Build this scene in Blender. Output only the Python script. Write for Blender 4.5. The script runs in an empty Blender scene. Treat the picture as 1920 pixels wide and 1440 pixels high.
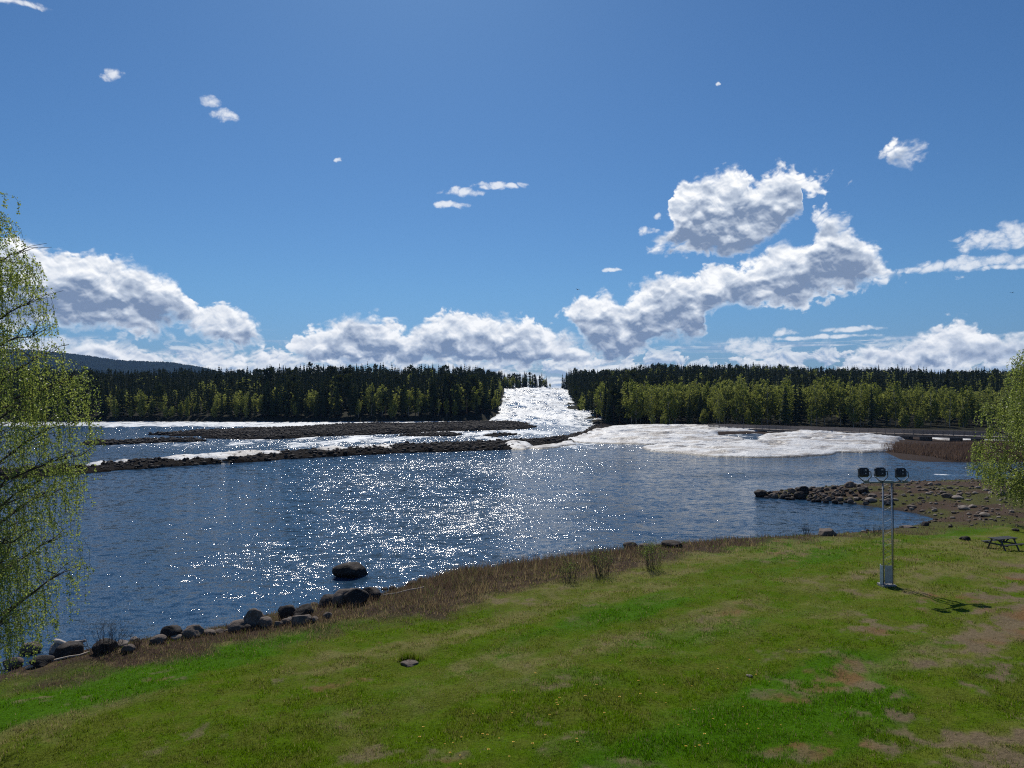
import bpy, bmesh, math, random
import numpy as np
from mathutils import Vector, Matrix, noise as mnoise

random.seed(7)
RNG = np.random.default_rng(11)
SC = bpy.context.scene
COL = SC.collection
R = math.radians

# ------------------------------------------------------------------ camera
CAM_Z = 11.0
FPX = 1371.0                       # focal length in pixels of the 1920 wide photograph
PITCH = math.atan(25.0 / FPX)      # the level line lies 25 px under the middle
SUN_AZ, SUN_EL = R(-8.0), R(45.0)

cam_d = bpy.data.cameras.new('camera')
cam = bpy.data.objects.new('camera', cam_d)
COL.objects.link(cam)
cam.location = (0, 0, CAM_Z)
cam.rotation_euler = (R(90) + PITCH, 0, 0)
cam_d.sensor_width = 36.0
cam_d.lens = FPX / 1920.0 * 36.0
cam_d.clip_start = 0.1
cam_d.clip_end = 40000.0
SC.camera = cam


def ray(px, py):
    a, b = (px - 960.0) / FPX, -(py - 720.0) / FPX
    c, s = math.cos(PITCH), math.sin(PITCH)
    return np.array([a, c - b * s, s + b * c])


def on_plane(px, py, z=0.0):
    d = ray(px, py)
    t = (z - CAM_Z) / d[2]
    return np.array([d[0] * t, d[1] * t])


def azel(px, py):
    d = ray(px, py)
    return math.atan2(d[0], d[1]), math.atan2(d[2], math.hypot(d[0], d[1]))


# ------------------------------------------------------------------ numpy noise
def _hash(ix, iy, seed):
    h = (ix.astype(np.int64) * 374761393 + iy.astype(np.int64) * 668265263 + seed * 974634777) & 0x7fffffff
    h = ((h ^ (h >> 13)) * 1274126177) & 0x7fffffff
    h = ((h ^ (h >> 16)) * 2246822519) & 0x7fffffff
    return ((h ^ (h >> 15)) & 0xffff) / 65535.0


def vnoise(x, y, seed=0):
    x = np.asarray(x, float); y = np.asarray(y, float)
    ix, iy = np.floor(x), np.floor(y)
    fx, fy = x - ix, y - iy
    fx = fx * fx * fx * (fx * (fx * 6 - 15) + 10); fy = fy * fy * fy * (fy * (fy * 6 - 15) + 10)
    ix = ix.astype(np.int64); iy = iy.astype(np.int64)
    a = _hash(ix, iy, seed); b = _hash(ix + 1, iy, seed)
    c = _hash(ix, iy + 1, seed); d = _hash(ix + 1, iy + 1, seed)
    return (a * (1 - fx) + b * fx) * (1 - fy) + (c * (1 - fx) + d * fx) * fy


def fbm(x, y, seed=0, oct=4, gain=0.5):
    s, a, tot = 0.0, 1.0, 0.0
    x = np.asarray(x, float); y = np.asarray(y, float)
    for k in range(oct):
        s = s + a * vnoise(x * 0.8 + y * 0.6 + 17.3 * k, -x * 0.6 + y * 0.8 - 9.1 * k, seed + k)
        tot += a; a *= gain; x = x * 2.03; y = y * 2.03
    return s / tot


def sstep(a, b, x):
    t = np.clip((np.asarray(x, float) - a) / (b - a), 0, 1)
    return t * t * (3 - 2 * t)


def sd_poly(poly, X, Y):
    """signed distance to a closed polygon, positive inside"""
    X = np.asarray(X, float); Y = np.asarray(Y, float)
    d2 = np.full(X.shape, 1e18); inside = np.zeros(X.shape, bool)
    n = len(poly)
    for i in range(n):
        ax, ay = poly[i]; bx, by = poly[(i + 1) % n]
        ex, ey = bx - ax, by - ay
        L = ex * ex + ey * ey + 1e-12
        t = np.clip(((X - ax) * ex + (Y - ay) * ey) / L, 0, 1)
        qx, qy = X - ax - t * ex, Y - ay - t * ey
        d2 = np.minimum(d2, qx * qx + qy * qy)
        cr = ((ay > Y) != (by > Y))
        with np.errstate(divide='ignore', invalid='ignore'):
            xi = ax + (Y - ay) * ex / (ey if abs(ey) > 1e-12 else 1e-12)
        inside ^= cr & (X < xi)
    d = np.sqrt(d2)
    return np.where(inside, d, -d)


# ------------------------------------------------------------------ object helpers
def tag(o, label=None, cat=None, group=None, kind=None):
    if label: o['label'] = label
    if cat: o['category'] = cat
    if group: o['group'] = group
    if kind: o['kind'] = kind
    return o


def mesh_np(name, co, faces, mats=(), mat_idx=None, smooth=False, attrs=None):
    """faces: (n,3) or (n,4) array, or list of such arrays"""
    fl = faces if isinstance(faces, list) else [faces]
    fl = [np.asarray(f, np.int32) for f in fl if len(f)]
    me = bpy.data.meshes.new(name)
    co = np.asarray(co, np.float32)
    me.vertices.add(len(co)); me.vertices.foreach_set('co', co.ravel())
    tot = np.concatenate([np.full(len(f), f.shape[1], np.int32) for f in fl])
    lv = np.concatenate([f.ravel() for f in fl])
    me.loops.add(len(lv)); me.loops.foreach_set('vertex_index', lv)
    st = np.concatenate([[0], np.cumsum(tot)[:-1]]).astype(np.int32)
    me.polygons.add(len(tot)); me.polygons.foreach_set('loop_start', st)
    me.polygons.foreach_set('loop_total', tot)
    for m in mats: me.materials.append(m)
    if mat_idx is not None: me.polygons.foreach_set('material_index', np.asarray(mat_idx, np.int32))
    me.polygons.foreach_set('use_smooth', np.full(len(tot), smooth))
    me.update(calc_edges=True)
    for k, v in (attrs or {}).items():
        v = np.asarray(v, np.float32)
        if v.ndim == 1:
            a = me.attributes.new(k, 'FLOAT', 'POINT'); a.data.foreach_set('value', v)
        else:
            a = me.attributes.new(k, 'FLOAT_COLOR', 'POINT')
            if v.shape[1] == 3: v = np.concatenate([v, np.ones((len(v), 1), np.float32)], 1)
            a.data.foreach_set('color', v.ravel())
    me.validate()
    return me


def link(name, me, parent=None, loc=(0, 0, 0), rot=(0, 0, 0), scale=(1, 1, 1)):
    o = bpy.data.objects.new(name, me); COL.objects.link(o)
    o.location = loc; o.rotation_euler = rot; o.scale = scale
    if parent: o.parent = parent
    return o


def empty(name, loc, rz=0.0):
    o = bpy.data.objects.new(name, None); COL.objects.link(o)
    o.location = loc; o.rotation_euler = (0, 0, rz); o.empty_display_size = 0.2
    return o


def copy_tree(o, parent=None):
    c = o.copy(); COL.objects.link(c); c.parent = parent
    for ch in list(o.children): copy_tree(ch, c)
    return c


class MB:
    """collects boxes and tubes into one mesh"""
    def __init__(s): s.v = []; s.f = []

    def add(s, vs, fs):
        b = len(s.v); s.v += [tuple(v) for v in vs]; s.f += [tuple(i + b for i in f) for f in fs]

    def box(s, c, size, rot=None, bev=0.0):
        bm = bmesh.new(); bmesh.ops.create_cube(bm, size=1.0)
        for v in bm.verts: v.co = Vector((v.co.x * size[0], v.co.y * size[1], v.co.z * size[2]))
        if bev > 0: bmesh.ops.bevel(bm, geom=list(bm.edges), offset=bev, segments=2, affect='EDGES', profile=0.6)
        M = Matrix.Translation(Vector(c)) @ (rot.to_4x4() if rot else Matrix.Identity(4))
        bm.verts.index_update()
        s.add([M @ v.co for v in bm.verts], [[v.index for v in f.verts] for f in bm.faces]); bm.free()

    def bar(s, a, b, w, h, up=(0, 0, 1), bev=0.0):
        a = Vector(a); b = Vector(b); d = b - a
        y = d.normalized(); x = y.cross(Vector(up)).normalized(); z = x.cross(y)
        rot = Matrix((x, y, z)).transposed()
        s.box((a + b) / 2, (w, d.length, h), rot, bev)

    def tube(s, pts, rad, n=6, cap=True):
        pts = [Vector(p) for p in pts]; N = len(pts)
        if not hasattr(rad, '__len__'): rad = [rad] * N
        up = Vector((0, 0, 1)) if abs((pts[-1] - pts[0]).normalized().z) < 0.9 else Vector((1, 0, 0))
        rings = []; vs = []
        for i, p in enumerate(pts):
            t = (pts[min(i + 1, N - 1)] - pts[max(i - 1, 0)]).normalized()
            u = t.cross(up).normalized(); w = u.cross(t)
            for k in range(n):
                a = 2 * math.pi * k / n
                vs.append(p + (u * math.cos(a) + w * math.sin(a)) * rad[i])
        fs = []
        for i in range(N - 1):
            for k in range(n):
                k2 = (k + 1) % n
                fs.append((i * n + k, i * n + k2, (i + 1) * n + k2, (i + 1) * n + k))
        if cap: fs.append(tuple(range(n))[::-1]); fs.append(tuple((N - 1) * n + k for k in range(n)))
        s.add(vs, fs)

    def mesh(s, name, m, smooth=False):
        me = bpy.data.meshes.new(name); me.from_pydata(s.v, [], s.f)
        bm = bmesh.new(); bm.from_mesh(me); bmesh.ops.recalc_face_normals(bm, faces=bm.faces); bm.to_mesh(me); bm.free()
        me.materials.append(m)
        me.polygons.foreach_set('use_smooth', [smooth] * len(me.polygons)); me.update()
        return me

    def build(s, name, m, parent=None, smooth=False, **k):
        return link(name, s.mesh(name, m, smooth), parent, **k)


# ------------------------------------------------------------------ node helpers
class NT:
    def __init__(s, tree): s.t = tree; s.n = tree.nodes; s.l = tree.links

    def new(s, typ, **props):
        n = s.n.new(typ)
        for k, v in props.items(): setattr(n, k, v)
        return n

    def put(s, sock, v):
        if v is None: return
        if isinstance(v, bpy.types.NodeSocket): s.l.new(v, sock)
        elif hasattr(sock, 'default_value'):
            if hasattr(v, '__len__') and len(sock.default_value) == 4 and len(v) == 3: v = (*v, 1)
            sock.default_value = v

    def math(s, op, a, b=None, c=None, clamp=False):
        n = s.new('ShaderNodeMath', operation=op, use_clamp=clamp)
        for i, v in enumerate((a, b, c)):
            if v is not None: s.put(n.inputs[i], v)
        return n.outputs[0]

    def vmath(s, op, a, b=None, scale=None):
        n = s.new('ShaderNodeVectorMath', operation=op)
        s.put(n.inputs[0], a)
        if b is not None: s.put(n.inputs[1], b)
        if scale is not None: s.put(n.inputs['Scale'], scale)
        return n.outputs['Value'] if op in ('DOT_PRODUCT', 'LENGTH') else n.outputs[0]

    def step(s, a, b, x):
        n = s.new('ShaderNodeMapRange', interpolation_type='SMOOTHSTEP')
        s.put(n.inputs['Value'], x); s.put(n.inputs['From Min'], a); s.put(n.inputs['From Max'], b)
        return n.outputs[0]

    def lin(s, a, b, x, lo=0.0, hi=1.0):
        n = s.new('ShaderNodeMapRange'); s.put(n.inputs['Value'], x)
        s.put(n.inputs['From Min'], a); s.put(n.inputs['From Max'], b)
        s.put(n.inputs['To Min'], lo); s.put(n.inputs['To Max'], hi)
        return n.outputs[0]

    def mix(s, f, a, b, blend='MIX'):
        n = s.new('ShaderNodeMix', data_type='RGBA', blend_type=blend)
        s.put(n.inputs[0], f); s.put(n.inputs[6], a); s.put(n.inputs[7], b)
        return n.outputs[2]

    def noise(s, vec, scale, detail=3.0, rough=0.5, dim='3D', dist=0.0, out='Fac'):
        n = s.new('ShaderNodeTexNoise', noise_dimensions=dim)
        if vec is not None: s.put(n.inputs['Vector'], vec)
        s.put(n.inputs['Scale'], scale); s.put(n.inputs['Detail'], detail)
        s.put(n.inputs['Roughness'], rough); s.put(n.inputs['Distortion'], dist)
        return n.outputs['Fac' if out == 'Fac' else 'Color']

    def comb(s, x, y, z):
        n = s.new('ShaderNodeCombineXYZ')
        for i, v in enumerate((x, y, z)): s.put(n.inputs[i], v)
        return n.outputs[0]

    def sep(s, v):
        n = s.new('ShaderNodeSeparateXYZ'); s.put(n.inputs[0], v)
        return n.outputs

    def pos(s): return s.new('ShaderNodeNewGeometry').outputs['Position']

    def obj(s): return s.new('ShaderNodeTexCoord').outputs['Object']

    def attr(s, name, col=False):
        n = s.new('ShaderNodeAttribute', attribute_name=name)
        return n.outputs['Color' if col else 'Fac']

    def bump(s, h, strength=0.5, dist=0.05, normal=None):
        n = s.new('ShaderNodeBump'); s.put(n.inputs['Height'], h)
        n.inputs['Strength'].default_value = strength; n.inputs['Distance'].default_value = dist
        if normal is not None: s.put(n.inputs['Normal'], normal)
        return n.outputs[0]


def material(name):
    m = bpy.data.materials.new(name); m.use_nodes = True
    t = NT(m.node_tree); b = t.n['Principled BSDF']
    return m, t, b


def bsdf_set(t, b, **k):
    nm = {'col': 'Base Color', 'rough': 'Roughness', 'metal': 'Metallic', 'spec': 'Specular IOR Level', 'normal': 'Normal', 'ior': 'IOR'}
    for key, v in k.items(): t.put(b.inputs[nm[key]], v)

# ------------------------------------------------------------------ sky: Nishita air with procedural clouds
world = bpy.data.worlds.new('World'); SC.world = world
world.use_nodes = True
W = NT(world.node_tree)
for n in list(W.n): W.n.remove(n)
sky = W.new('ShaderNodeTexSky', sky_type='NISHITA')
sky.sun_disc = False
sky.sun_elevation = SUN_EL; sky.sun_rotation = SUN_AZ
sky.altitude = 100.0; sky.air_density = 1.0; sky.dust_density = 0.3; sky.ozone_density = 2.5
AZ0, AZ1 = R(-50), R(50)
EL_SC = R(30)
# cloud outlines, read off as (x, top, base) and turned into compass bearing and height angle
ROW_1 = [(-400, 420, 630), (-60, 425, 625), (0, 437, 622), (40, 440, 620), (90, 458, 620), (130, 466, 622), (180, 464, 626), (218, 467, 630), (250, 484, 630), (290, 500, 626),
         (322, 516, 622), (336, 548, 620), (352, 545, 620), (372, 580, 624), (384, 574, 634), (405, 569, 650), (430, 570, 660), (460, 588, 660), (488, 615, 656), (510, 640, 645), (522, 662, 640),
         (535, 640, 650), (545, 622, 672), (575, 612, 686), (603, 612, 690), (622, 590, 690), (660, 582, 690), (702, 579, 690), (738, 596, 690), (764, 628, 690), (782, 606, 690),
         (800, 591, 690), (832, 585, 692), (872, 582, 694), (915, 592, 694), (956, 584, 694), (998, 590, 692), (1030, 612, 688), (1062, 622, 690), (1095, 640, 694), (1125, 660, 700), (1150, 700, 690),
         (1545, 705, 700), (1575, 684, 702), (1600, 660, 702), (1625, 652, 700), (1650, 640, 698), (1690, 630, 696), (1722, 622, 692), (1760, 604, 690), (1800, 598, 690),
         (1848, 604, 692), (1885, 622, 692), (1930, 606, 692), (2100, 600, 695), (2400, 640, 700)]
ROW_2 = [(-400, 650, 700), (60, 640, 700), (100, 622, 696), (130, 616, 692), (165, 632, 690), (200, 632, 694), (240, 650, 694), (300, 655, 694), (360, 662, 694), (420, 652, 694), (500, 660, 694), (560, 668, 690), (640, 680, 692),
         (900, 690, 690), (1030, 600, 596), (1048, 575, 585), (1070, 560, 610), (1100, 550, 660), (1138, 547, 690), (1168, 562, 690), (1186, 540, 684), (1205, 520, 665), (1230, 508, 640), (1262, 503, 640), (1290, 512, 645),
         (1312, 505, 640), (1330, 496, 600), (1370, 498, 585), (1410, 490, 578), (1432, 468, 580), (1455, 455, 582), (1480, 446, 580), (1512, 452, 575), (1527, 398, 570), (1548, 388, 570),
         (1572, 402, 560), (1602, 404, 552), (1622, 442, 546), (1642, 470, 538), (1662, 494, 532), (1690, 512, 518), (1710, 520, 505), (2200, 520, 505), (2400, 500, 500)]
ROW_3 = [(-400, 600, 560), (1195, 490, 470), (1212, 468, 478), (1232, 440, 476), (1255, 420, 476), (1262, 375, 476), (1275, 338, 478), (1302, 326, 480), (1340, 320, 484), (1380, 308, 488),
         (1396, 310, 486), (1403, 340, 484), (1415, 340, 476), (1428, 322, 464), (1452, 306, 446), (1472, 314, 438), (1498, 320, 420), (1506, 322, 372), (1540, 334, 368), (1560, 344, 356), (1575, 372, 350),
         (1636, 290, 270), (1652, 278, 303), (1672, 264, 307), (1700, 256, 308), (1725, 262, 302), (1748, 277, 284), (1762, 290, 272), (2200, 300, 270), (2400, 440, 420)]
SMALL = [(205, 138, 17, 10), (392, 190, 20, 9), (420, 215, 22, 10), (845, 385, 22, 6), (870, 360, 40, 8), (935, 348, 45, 7), (642, 300, 8, 5), (1217, 433, 14, 7),
         (1472, 622, 26, 6), (1545, 632, 60, 4), (1600, 617, 40, 5), (1146, 504, 22, 4), (30, 3, 45, 6), (1410, 652, 60, 18), (1505, 634, 40, 4), (1240, 405, 10, 8), (1335, 160, 5, 3), (1730, 505, 55, 6), (1790, 497, 70, 9), (1860, 489, 70, 10), (1930, 486, 70, 11), (1890, 500, 50, 5), (1850, 450, 55, 16), (1905, 438, 40, 20), (1960, 430, 60, 22)]


def curve(t, fac, pts, k):
    n = t.new('ShaderNodeFloatCurve')
    c = n.mapping.curves[0]
    arr = sorted((azel(p[0], p[k]) for p in pts))
    xs = [min(max((a - AZ0) / (AZ1 - AZ0), 0), 1) for a, e in arr]; ys = [min(max((e + R(3)) / EL_SC, 0), 1) for a, e in arr]
    while len(c.points) < len(xs): c.points.new(0.5, 0.5)
    for p, x, y in zip(c.points, xs, ys): p.location = (x, y)
    n.mapping.update()
    for p in n.mapping.curves[0].points: p.handle_type = 'VECTOR'
    n.mapping.update()
    t.put(n.inputs['Value'], fac)
    deg = t.math('SUBTRACT', t.math('MULTIPLY', n.outputs[0], math.degrees(EL_SC)), 3.0)
    return deg


d = W.new('ShaderNodeTexCoord').outputs['Generated']
dn = W.vmath('NORMALIZE', d)
sx, sy, sz = W.sep(dn)
az = W.math('MULTIPLY', W.math('ARCTAN2', sx, sy), 180 / math.pi)      # degrees
el = W.math('MULTIPLY', W.math('ARCSINE', sz), 180 / math.pi)
p2 = W.comb(az, W.math('MULTIPLY', el, 1.25), 0.0)
w1 = W.noise(p2, 0.42, 4.0, 0.52, '2D', out='Color')
w1 = W.vmath('SUBTRACT', w1, (0.5, 0.5, 0.5))
wx, wy, wz = W.sep(w1)
azw = W.math('ADD', az, W.math('MULTIPLY', wx, 2.6))
elw = W.math('ADD', el, W.math('MULTIPLY', wy, 2.2))


def billow(vec, detail):
    n = W.noise(vec, 0.62, detail, 0.52, '2D', dist=0.25)
    r = W.math('ABSOLUTE', W.math('SUBTRACT', W.math('MULTIPLY', n, 2.0), 1.0))      # rounded heads, creased valleys
    m = W.noise(vec, 1.9, max(detail - 2.0, 1.0), 0.48, '2D')
    return W.math('ADD', W.math('MULTIPLY', r, 0.9), W.math('MULTIPLY', m, 0.45))


nB = billow(p2, 6.0)
nS = billow(W.vmath('ADD', p2, (0.03, 0.16, 0.0)), 3.5)                 # the same field a little nearer the sun
relief = W.math('SUBTRACT', billow(p2, 3.5), nS)
nLow = W.noise(p2, 0.30, 3.0, 0.5, '2D')
nc = W.math('SUBTRACT', nB, 0.42)


def heads(vec):
    v = W.new('ShaderNodeTexVoronoi', voronoi_dimensions='2D', feature='SMOOTH_F1')
    W.put(v.inputs['Vector'], W.vmath('ADD', vec, W.vmath('SCALE', w1, scale=1.3))); v.inputs['Scale'].default_value = 0.55
    v.inputs['Detail'].default_value = 1.5; v.inputs['Roughness'].default_value = 0.5; v.inputs['Smoothness'].default_value = 0.5
    return v.outputs['Distance']


lobe = W.math('SUBTRACT', heads(W.vmath('ADD', p2, (0.08, 0.45, 0.0))), heads(p2))   # cauliflower heads catch light from above
fac = W.lin(math.degrees(AZ0), math.degrees(AZ1), azw)
soft = W.lin(0.38, 0.64, nLow, 0.38, 1.25)
alpha_tot, grey_tot = None, None
for row, amp in ((ROW_3, 1.0), (ROW_1, 1.0), (ROW_2, 1.0)):
    top = curve(W, fac, row, 1); base = curve(W, fac, row, 2)
    td = W.math('SUBTRACT', top, elw); tb = W.math('SUBTRACT', elw, base)
    t0 = W.math('MINIMUM', td, tb)
    t1 = W.math('ADD', t0, W.math('MULTIPLY', nc, 1.5))
    a = W.step(-0.15, soft, t1)
    h = W.math('DIVIDE', tb, W.math('MAXIMUM', W.math('ADD', td, tb), 0.5))           # 0 at the flat base, 1 at the heads
    g1 = W.math('MULTIPLY', W.step(-0.1, 2.9, W.math('ADD', td, W.math('MULTIPLY', nc, 2.0))), W.step(1.35, 0.05, W.math('ADD', h, W.math('MULTIPLY', lobe, 0.85))))
    g2 = W.step(-0.3, 0.9, W.math('ADD', tb, W.math('MULTIPLY', nc, 1.3)))
    g = W.math('MULTIPLY', g1, g2)
    if alpha_tot is None: alpha_tot, grey_tot = a, g
    else:
        grey_tot = W.math('ADD', W.math('MULTIPLY', grey_tot, W.math('SUBTRACT', 1.0, a)), W.math('MULTIPLY', g, a))
        alpha_tot = W.math('MAXIMUM', alpha_tot, a)
# scraps of cloud
scr = None
for x, y, rx, ry in SMALL:
    a0, e0 = azel(x, y); a0, e0 = math.degrees(a0), math.degrees(e0)
    k = math.degrees(1 / FPX)
    u = W.math('DIVIDE', W.math('SUBTRACT', azw, a0), rx * k); v = W.math('DIVIDE', W.math('SUBTRACT', W.math('ADD', el, W.math('MULTIPLY', wy, 0.5)), e0), ry * k)
    q = W.math('SUBTRACT', 1.0, W.math('ADD', W.math('MULTIPLY', u, u), W.math('MULTIPLY', v, v)))
    scr = q if scr is None else W.math('MAXIMUM', scr, q)
scr_a = W.math('MULTIPLY', W.step(-0.4, 1.1, W.math('ADD', scr, W.math('MULTIPLY', nc, 2.6))), 0.8)
# long flat streaks low over the horizon
ps = W.comb(W.math('MULTIPLY', az, 0.13), W.math('ADD', W.math('MULTIPLY', el, 1.25), W.math('MULTIPLY', az, -0.012)), 4.0)
st = W.noise(ps, 1.0, 6.0, 0.6, '2D', dist=0.6)
st_a = W.math('MULTIPLY', W.step(0.50, 0.66, W.math('ADD', st, W.lin(0.6, 5.0, el, 0.17, -0.08))), W.step(5.4, 3.4, el))
pc = W.comb(W.math('MULTIPLY', az, 0.42), W.math('MULTIPLY', el, 0.75), 9.0)
cum_l = W.noise(pc, 1.0, 7.0, 0.56, '2D', dist=0.3)
cum_s = W.math('SUBTRACT', cum_l, W.noise(W.vmath('ADD', pc, (0.03, 0.16, 0.0)), 1.0, 5.0, 0.56, '2D', dist=0.3))
cl_a = W.math('MULTIPLY', W.step(0.47, 0.53, W.math('ADD', cum_l, W.lin(0.5, 3.6, el, 0.17, -0.03))), W.step(4.4, 3.0, el))
back_a = W.math('MAXIMUM', W.math('MULTIPLY', st_a, 0.8), W.math('MULTIPLY', cl_a, 0.95))
# colours
shade = W.math('ADD', W.math('ADD', grey_tot, W.math('MULTIPLY', relief, -0.85)), W.math('MULTIPLY', lobe, -0.45))
shade = W.math('ADD', shade, W.math('MULTIPLY', W.math('SUBTRACT', nLow, 0.5), 0.4))
sh_ = W.lin(-0.10, 1.0, shade)
ccol = W.mix(W.lin(0.0, 0.45, sh_), (1.06, 1.07, 1.08), (0.60, 0.67, 0.78))
ccol = W.mix(W.lin(0.42, 1.0, sh_), ccol, (0.20, 0.275, 0.42))
bcol = W.mix(W.lin(-0.10, 0.10, cum_s, 1.0, 0.0), (0.92, 0.95, 0.98), (0.34, 0.46, 0.65))
hz = W.step(9.0, 0.0, el)
skyc = W.vmath('MULTIPLY', sky.outputs[0], W.mix(hz, (0.031, 0.052, 0.072), (0.026, 0.040, 0.066)))
c1 = W.mix(back_a, skyc, bcol)
c2 = W.mix(scr_a, c1, (0.95, 0.97, 1.0))
c3 = W.mix(alpha_tot, c2, ccol)
# clouds only where the sky is: nothing under the horizon
c3 = W.mix(W.step(-1.5, 0.0, el), skyc, c3)
c3 = W.vmath('SCALE', c3, scale=10.0)
bg = W.new('ShaderNodeBackground'); W.put(bg.inputs['Color'], c3); bg.inputs['Strength'].default_value = 0.1
out = W.new('ShaderNodeOutputWorld'); W.l.new(bg.outputs[0], out.inputs['Surface'])
world.cycles.sampling_method = 'MANUAL'; world.cycles.sample_map_resolution = 512

sun_d = bpy.data.lights.new('sun', 'SUN'); sun_d.energy = 4.0; sun_d.angle = R(0.53); sun_d.color = (1.0, 0.95, 0.87)
sun = bpy.data.objects.new('sun', sun_d); COL.objects.link(sun)
sv = Vector((math.sin(SUN_AZ) * math.cos(SUN_EL), math.cos(SUN_AZ) * math.cos(SUN_EL), math.sin(SUN_EL)))
sun.rotation_euler = sv.to_track_quat('Z', 'Y').to_euler(); sun.location = sv * 300

vs = SC.view_settings
vs.view_transform = 'Standard'; vs.look = 'None'; vs.exposure = 0.0; vs.gamma = 1.0; vs.use_curve_mapping = False

SC.cycles.use_denoising = False
SC.cycles.filter_width = 1.15

# ------------------------------------------------------------------ land and river: outlines on the water level
NEAR_PX = [(-900, 1500), (-200, 1322), (0, 1266), (60, 1246), (150, 1222), (240, 1205), (330, 1190), (420, 1177), (470, 1160), (540, 1147),
           (600, 1133), (700, 1122), (740, 1107), (790, 1090), (850, 1074), (950, 1062), (1050, 1049), (1150, 1037), (1240, 1024),
           (1350, 1015), (1450, 1009), (1550, 1004), (1650, 996), (1720, 985), (1752, 973), (1720, 963), (1690, 958), (1650, 952),
           (1600, 945), (1560, 939), (1500, 936), (1450, 934), (1412, 932), (1430, 925), (1500, 918), (1600, 911), (1700, 906),
           (1800, 903), (1880, 901), (2000, 896), (2300, 885)]
NEAR = [tuple(on_plane(*p)) for p in NEAR_PX] + [(260, 110), (260, -80), (-80, -80), (-60, 10)]
RIGHT_PX = [(1128, 800), (1110, 812), (1090, 826), (1140, 830), (1220, 832), (1300, 838), (1420, 846), (1560, 846), (1660, 848), (1690, 862), (1740, 866), (1830, 867), (1990, 866), (2300, 862)]
RIGHT = [(46, 700), (44, 600), (37, 480), (33, 400), (31, 345), (33, 300)] + [tuple(on_plane(*p)) for p in RIGHT_PX] + [(900, 160), (5200, 800), (5200, 9000), (46, 9000)]
LEFT = [(40, 700), (34, 645), (10, 622), (-6.5, 600), (-5.5, 500), (-5, 400), (-6, 350), (-14, 333), (-40, 322), (-90, 318), (-160, 322), (-240, 318), (-420, 310), (-900, 300), (-5200, 800), (-5200, 9000), (40, 9000)]
# mounds of land that stick out of the river: (outline, height)
BARS_PX = {
    'levee': ([(-260, 915), (0, 899), (140, 888), (250, 881), (400, 871), (520, 863), (640, 856), (760, 850), (860, 847), (960, 843), (1030, 836), (1070, 830), (1095, 822), (1128, 808), (1128, 797),
               (1112, 799), (1098, 808), (1060, 819), (1000, 826), (940, 829), (840, 834), (740, 838), (640, 845), (560, 849), (470, 853), (360, 861), (250, 870), (140, 877), (0, 884), (-260, 898)], 1.05),
    'bar_b': ([(150, 834), (200, 834.5), (270, 832), (345, 829), (388, 827), (370, 824), (300, 825), (230, 827), (160, 829)], 0.8),
    'bar_a': ([(272, 816), (330, 818), (400, 817), (378, 821), (450, 825), (520, 823), (580, 820), (660, 817), (740, 814), (800, 810), (880, 808), (960, 806), (1012, 801), (1000, 798), (930, 800),
               (1000, 795), (960, 792), (880, 794), (780, 796), (700, 796), (620, 799), (520, 805), (440, 807), (360, 810)], 1.1),
    'bar_c': ([(745, 817), (790, 819), (850, 818), (868, 815), (850, 811), (800, 812)], 0.7),
    'bar_d': ([(886, 819), (925, 819), (975, 815), (960, 813), (910, 815)], 0.6),
}
BARS = {k: ([tuple(on_plane(*p)) for p in v[0]], v[1]) for k, v in BARS_PX.items()}
MELT = [tuple(on_plane(*p)) for p in ((1325, 819), (1352, 826), (1400, 829.5), (1450, 831), (1510, 831), (1565, 830), (1530, 822), (1470, 816), (1420, 813), (1360, 815))]
RISE0, RISE1, SLOPE = 292.0, 610.0, 0.0568


def river_z(y):
    return SLOPE * np.clip(np.asarray(y, float) - RISE0, 0, RISE1 - RISE0)


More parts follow.
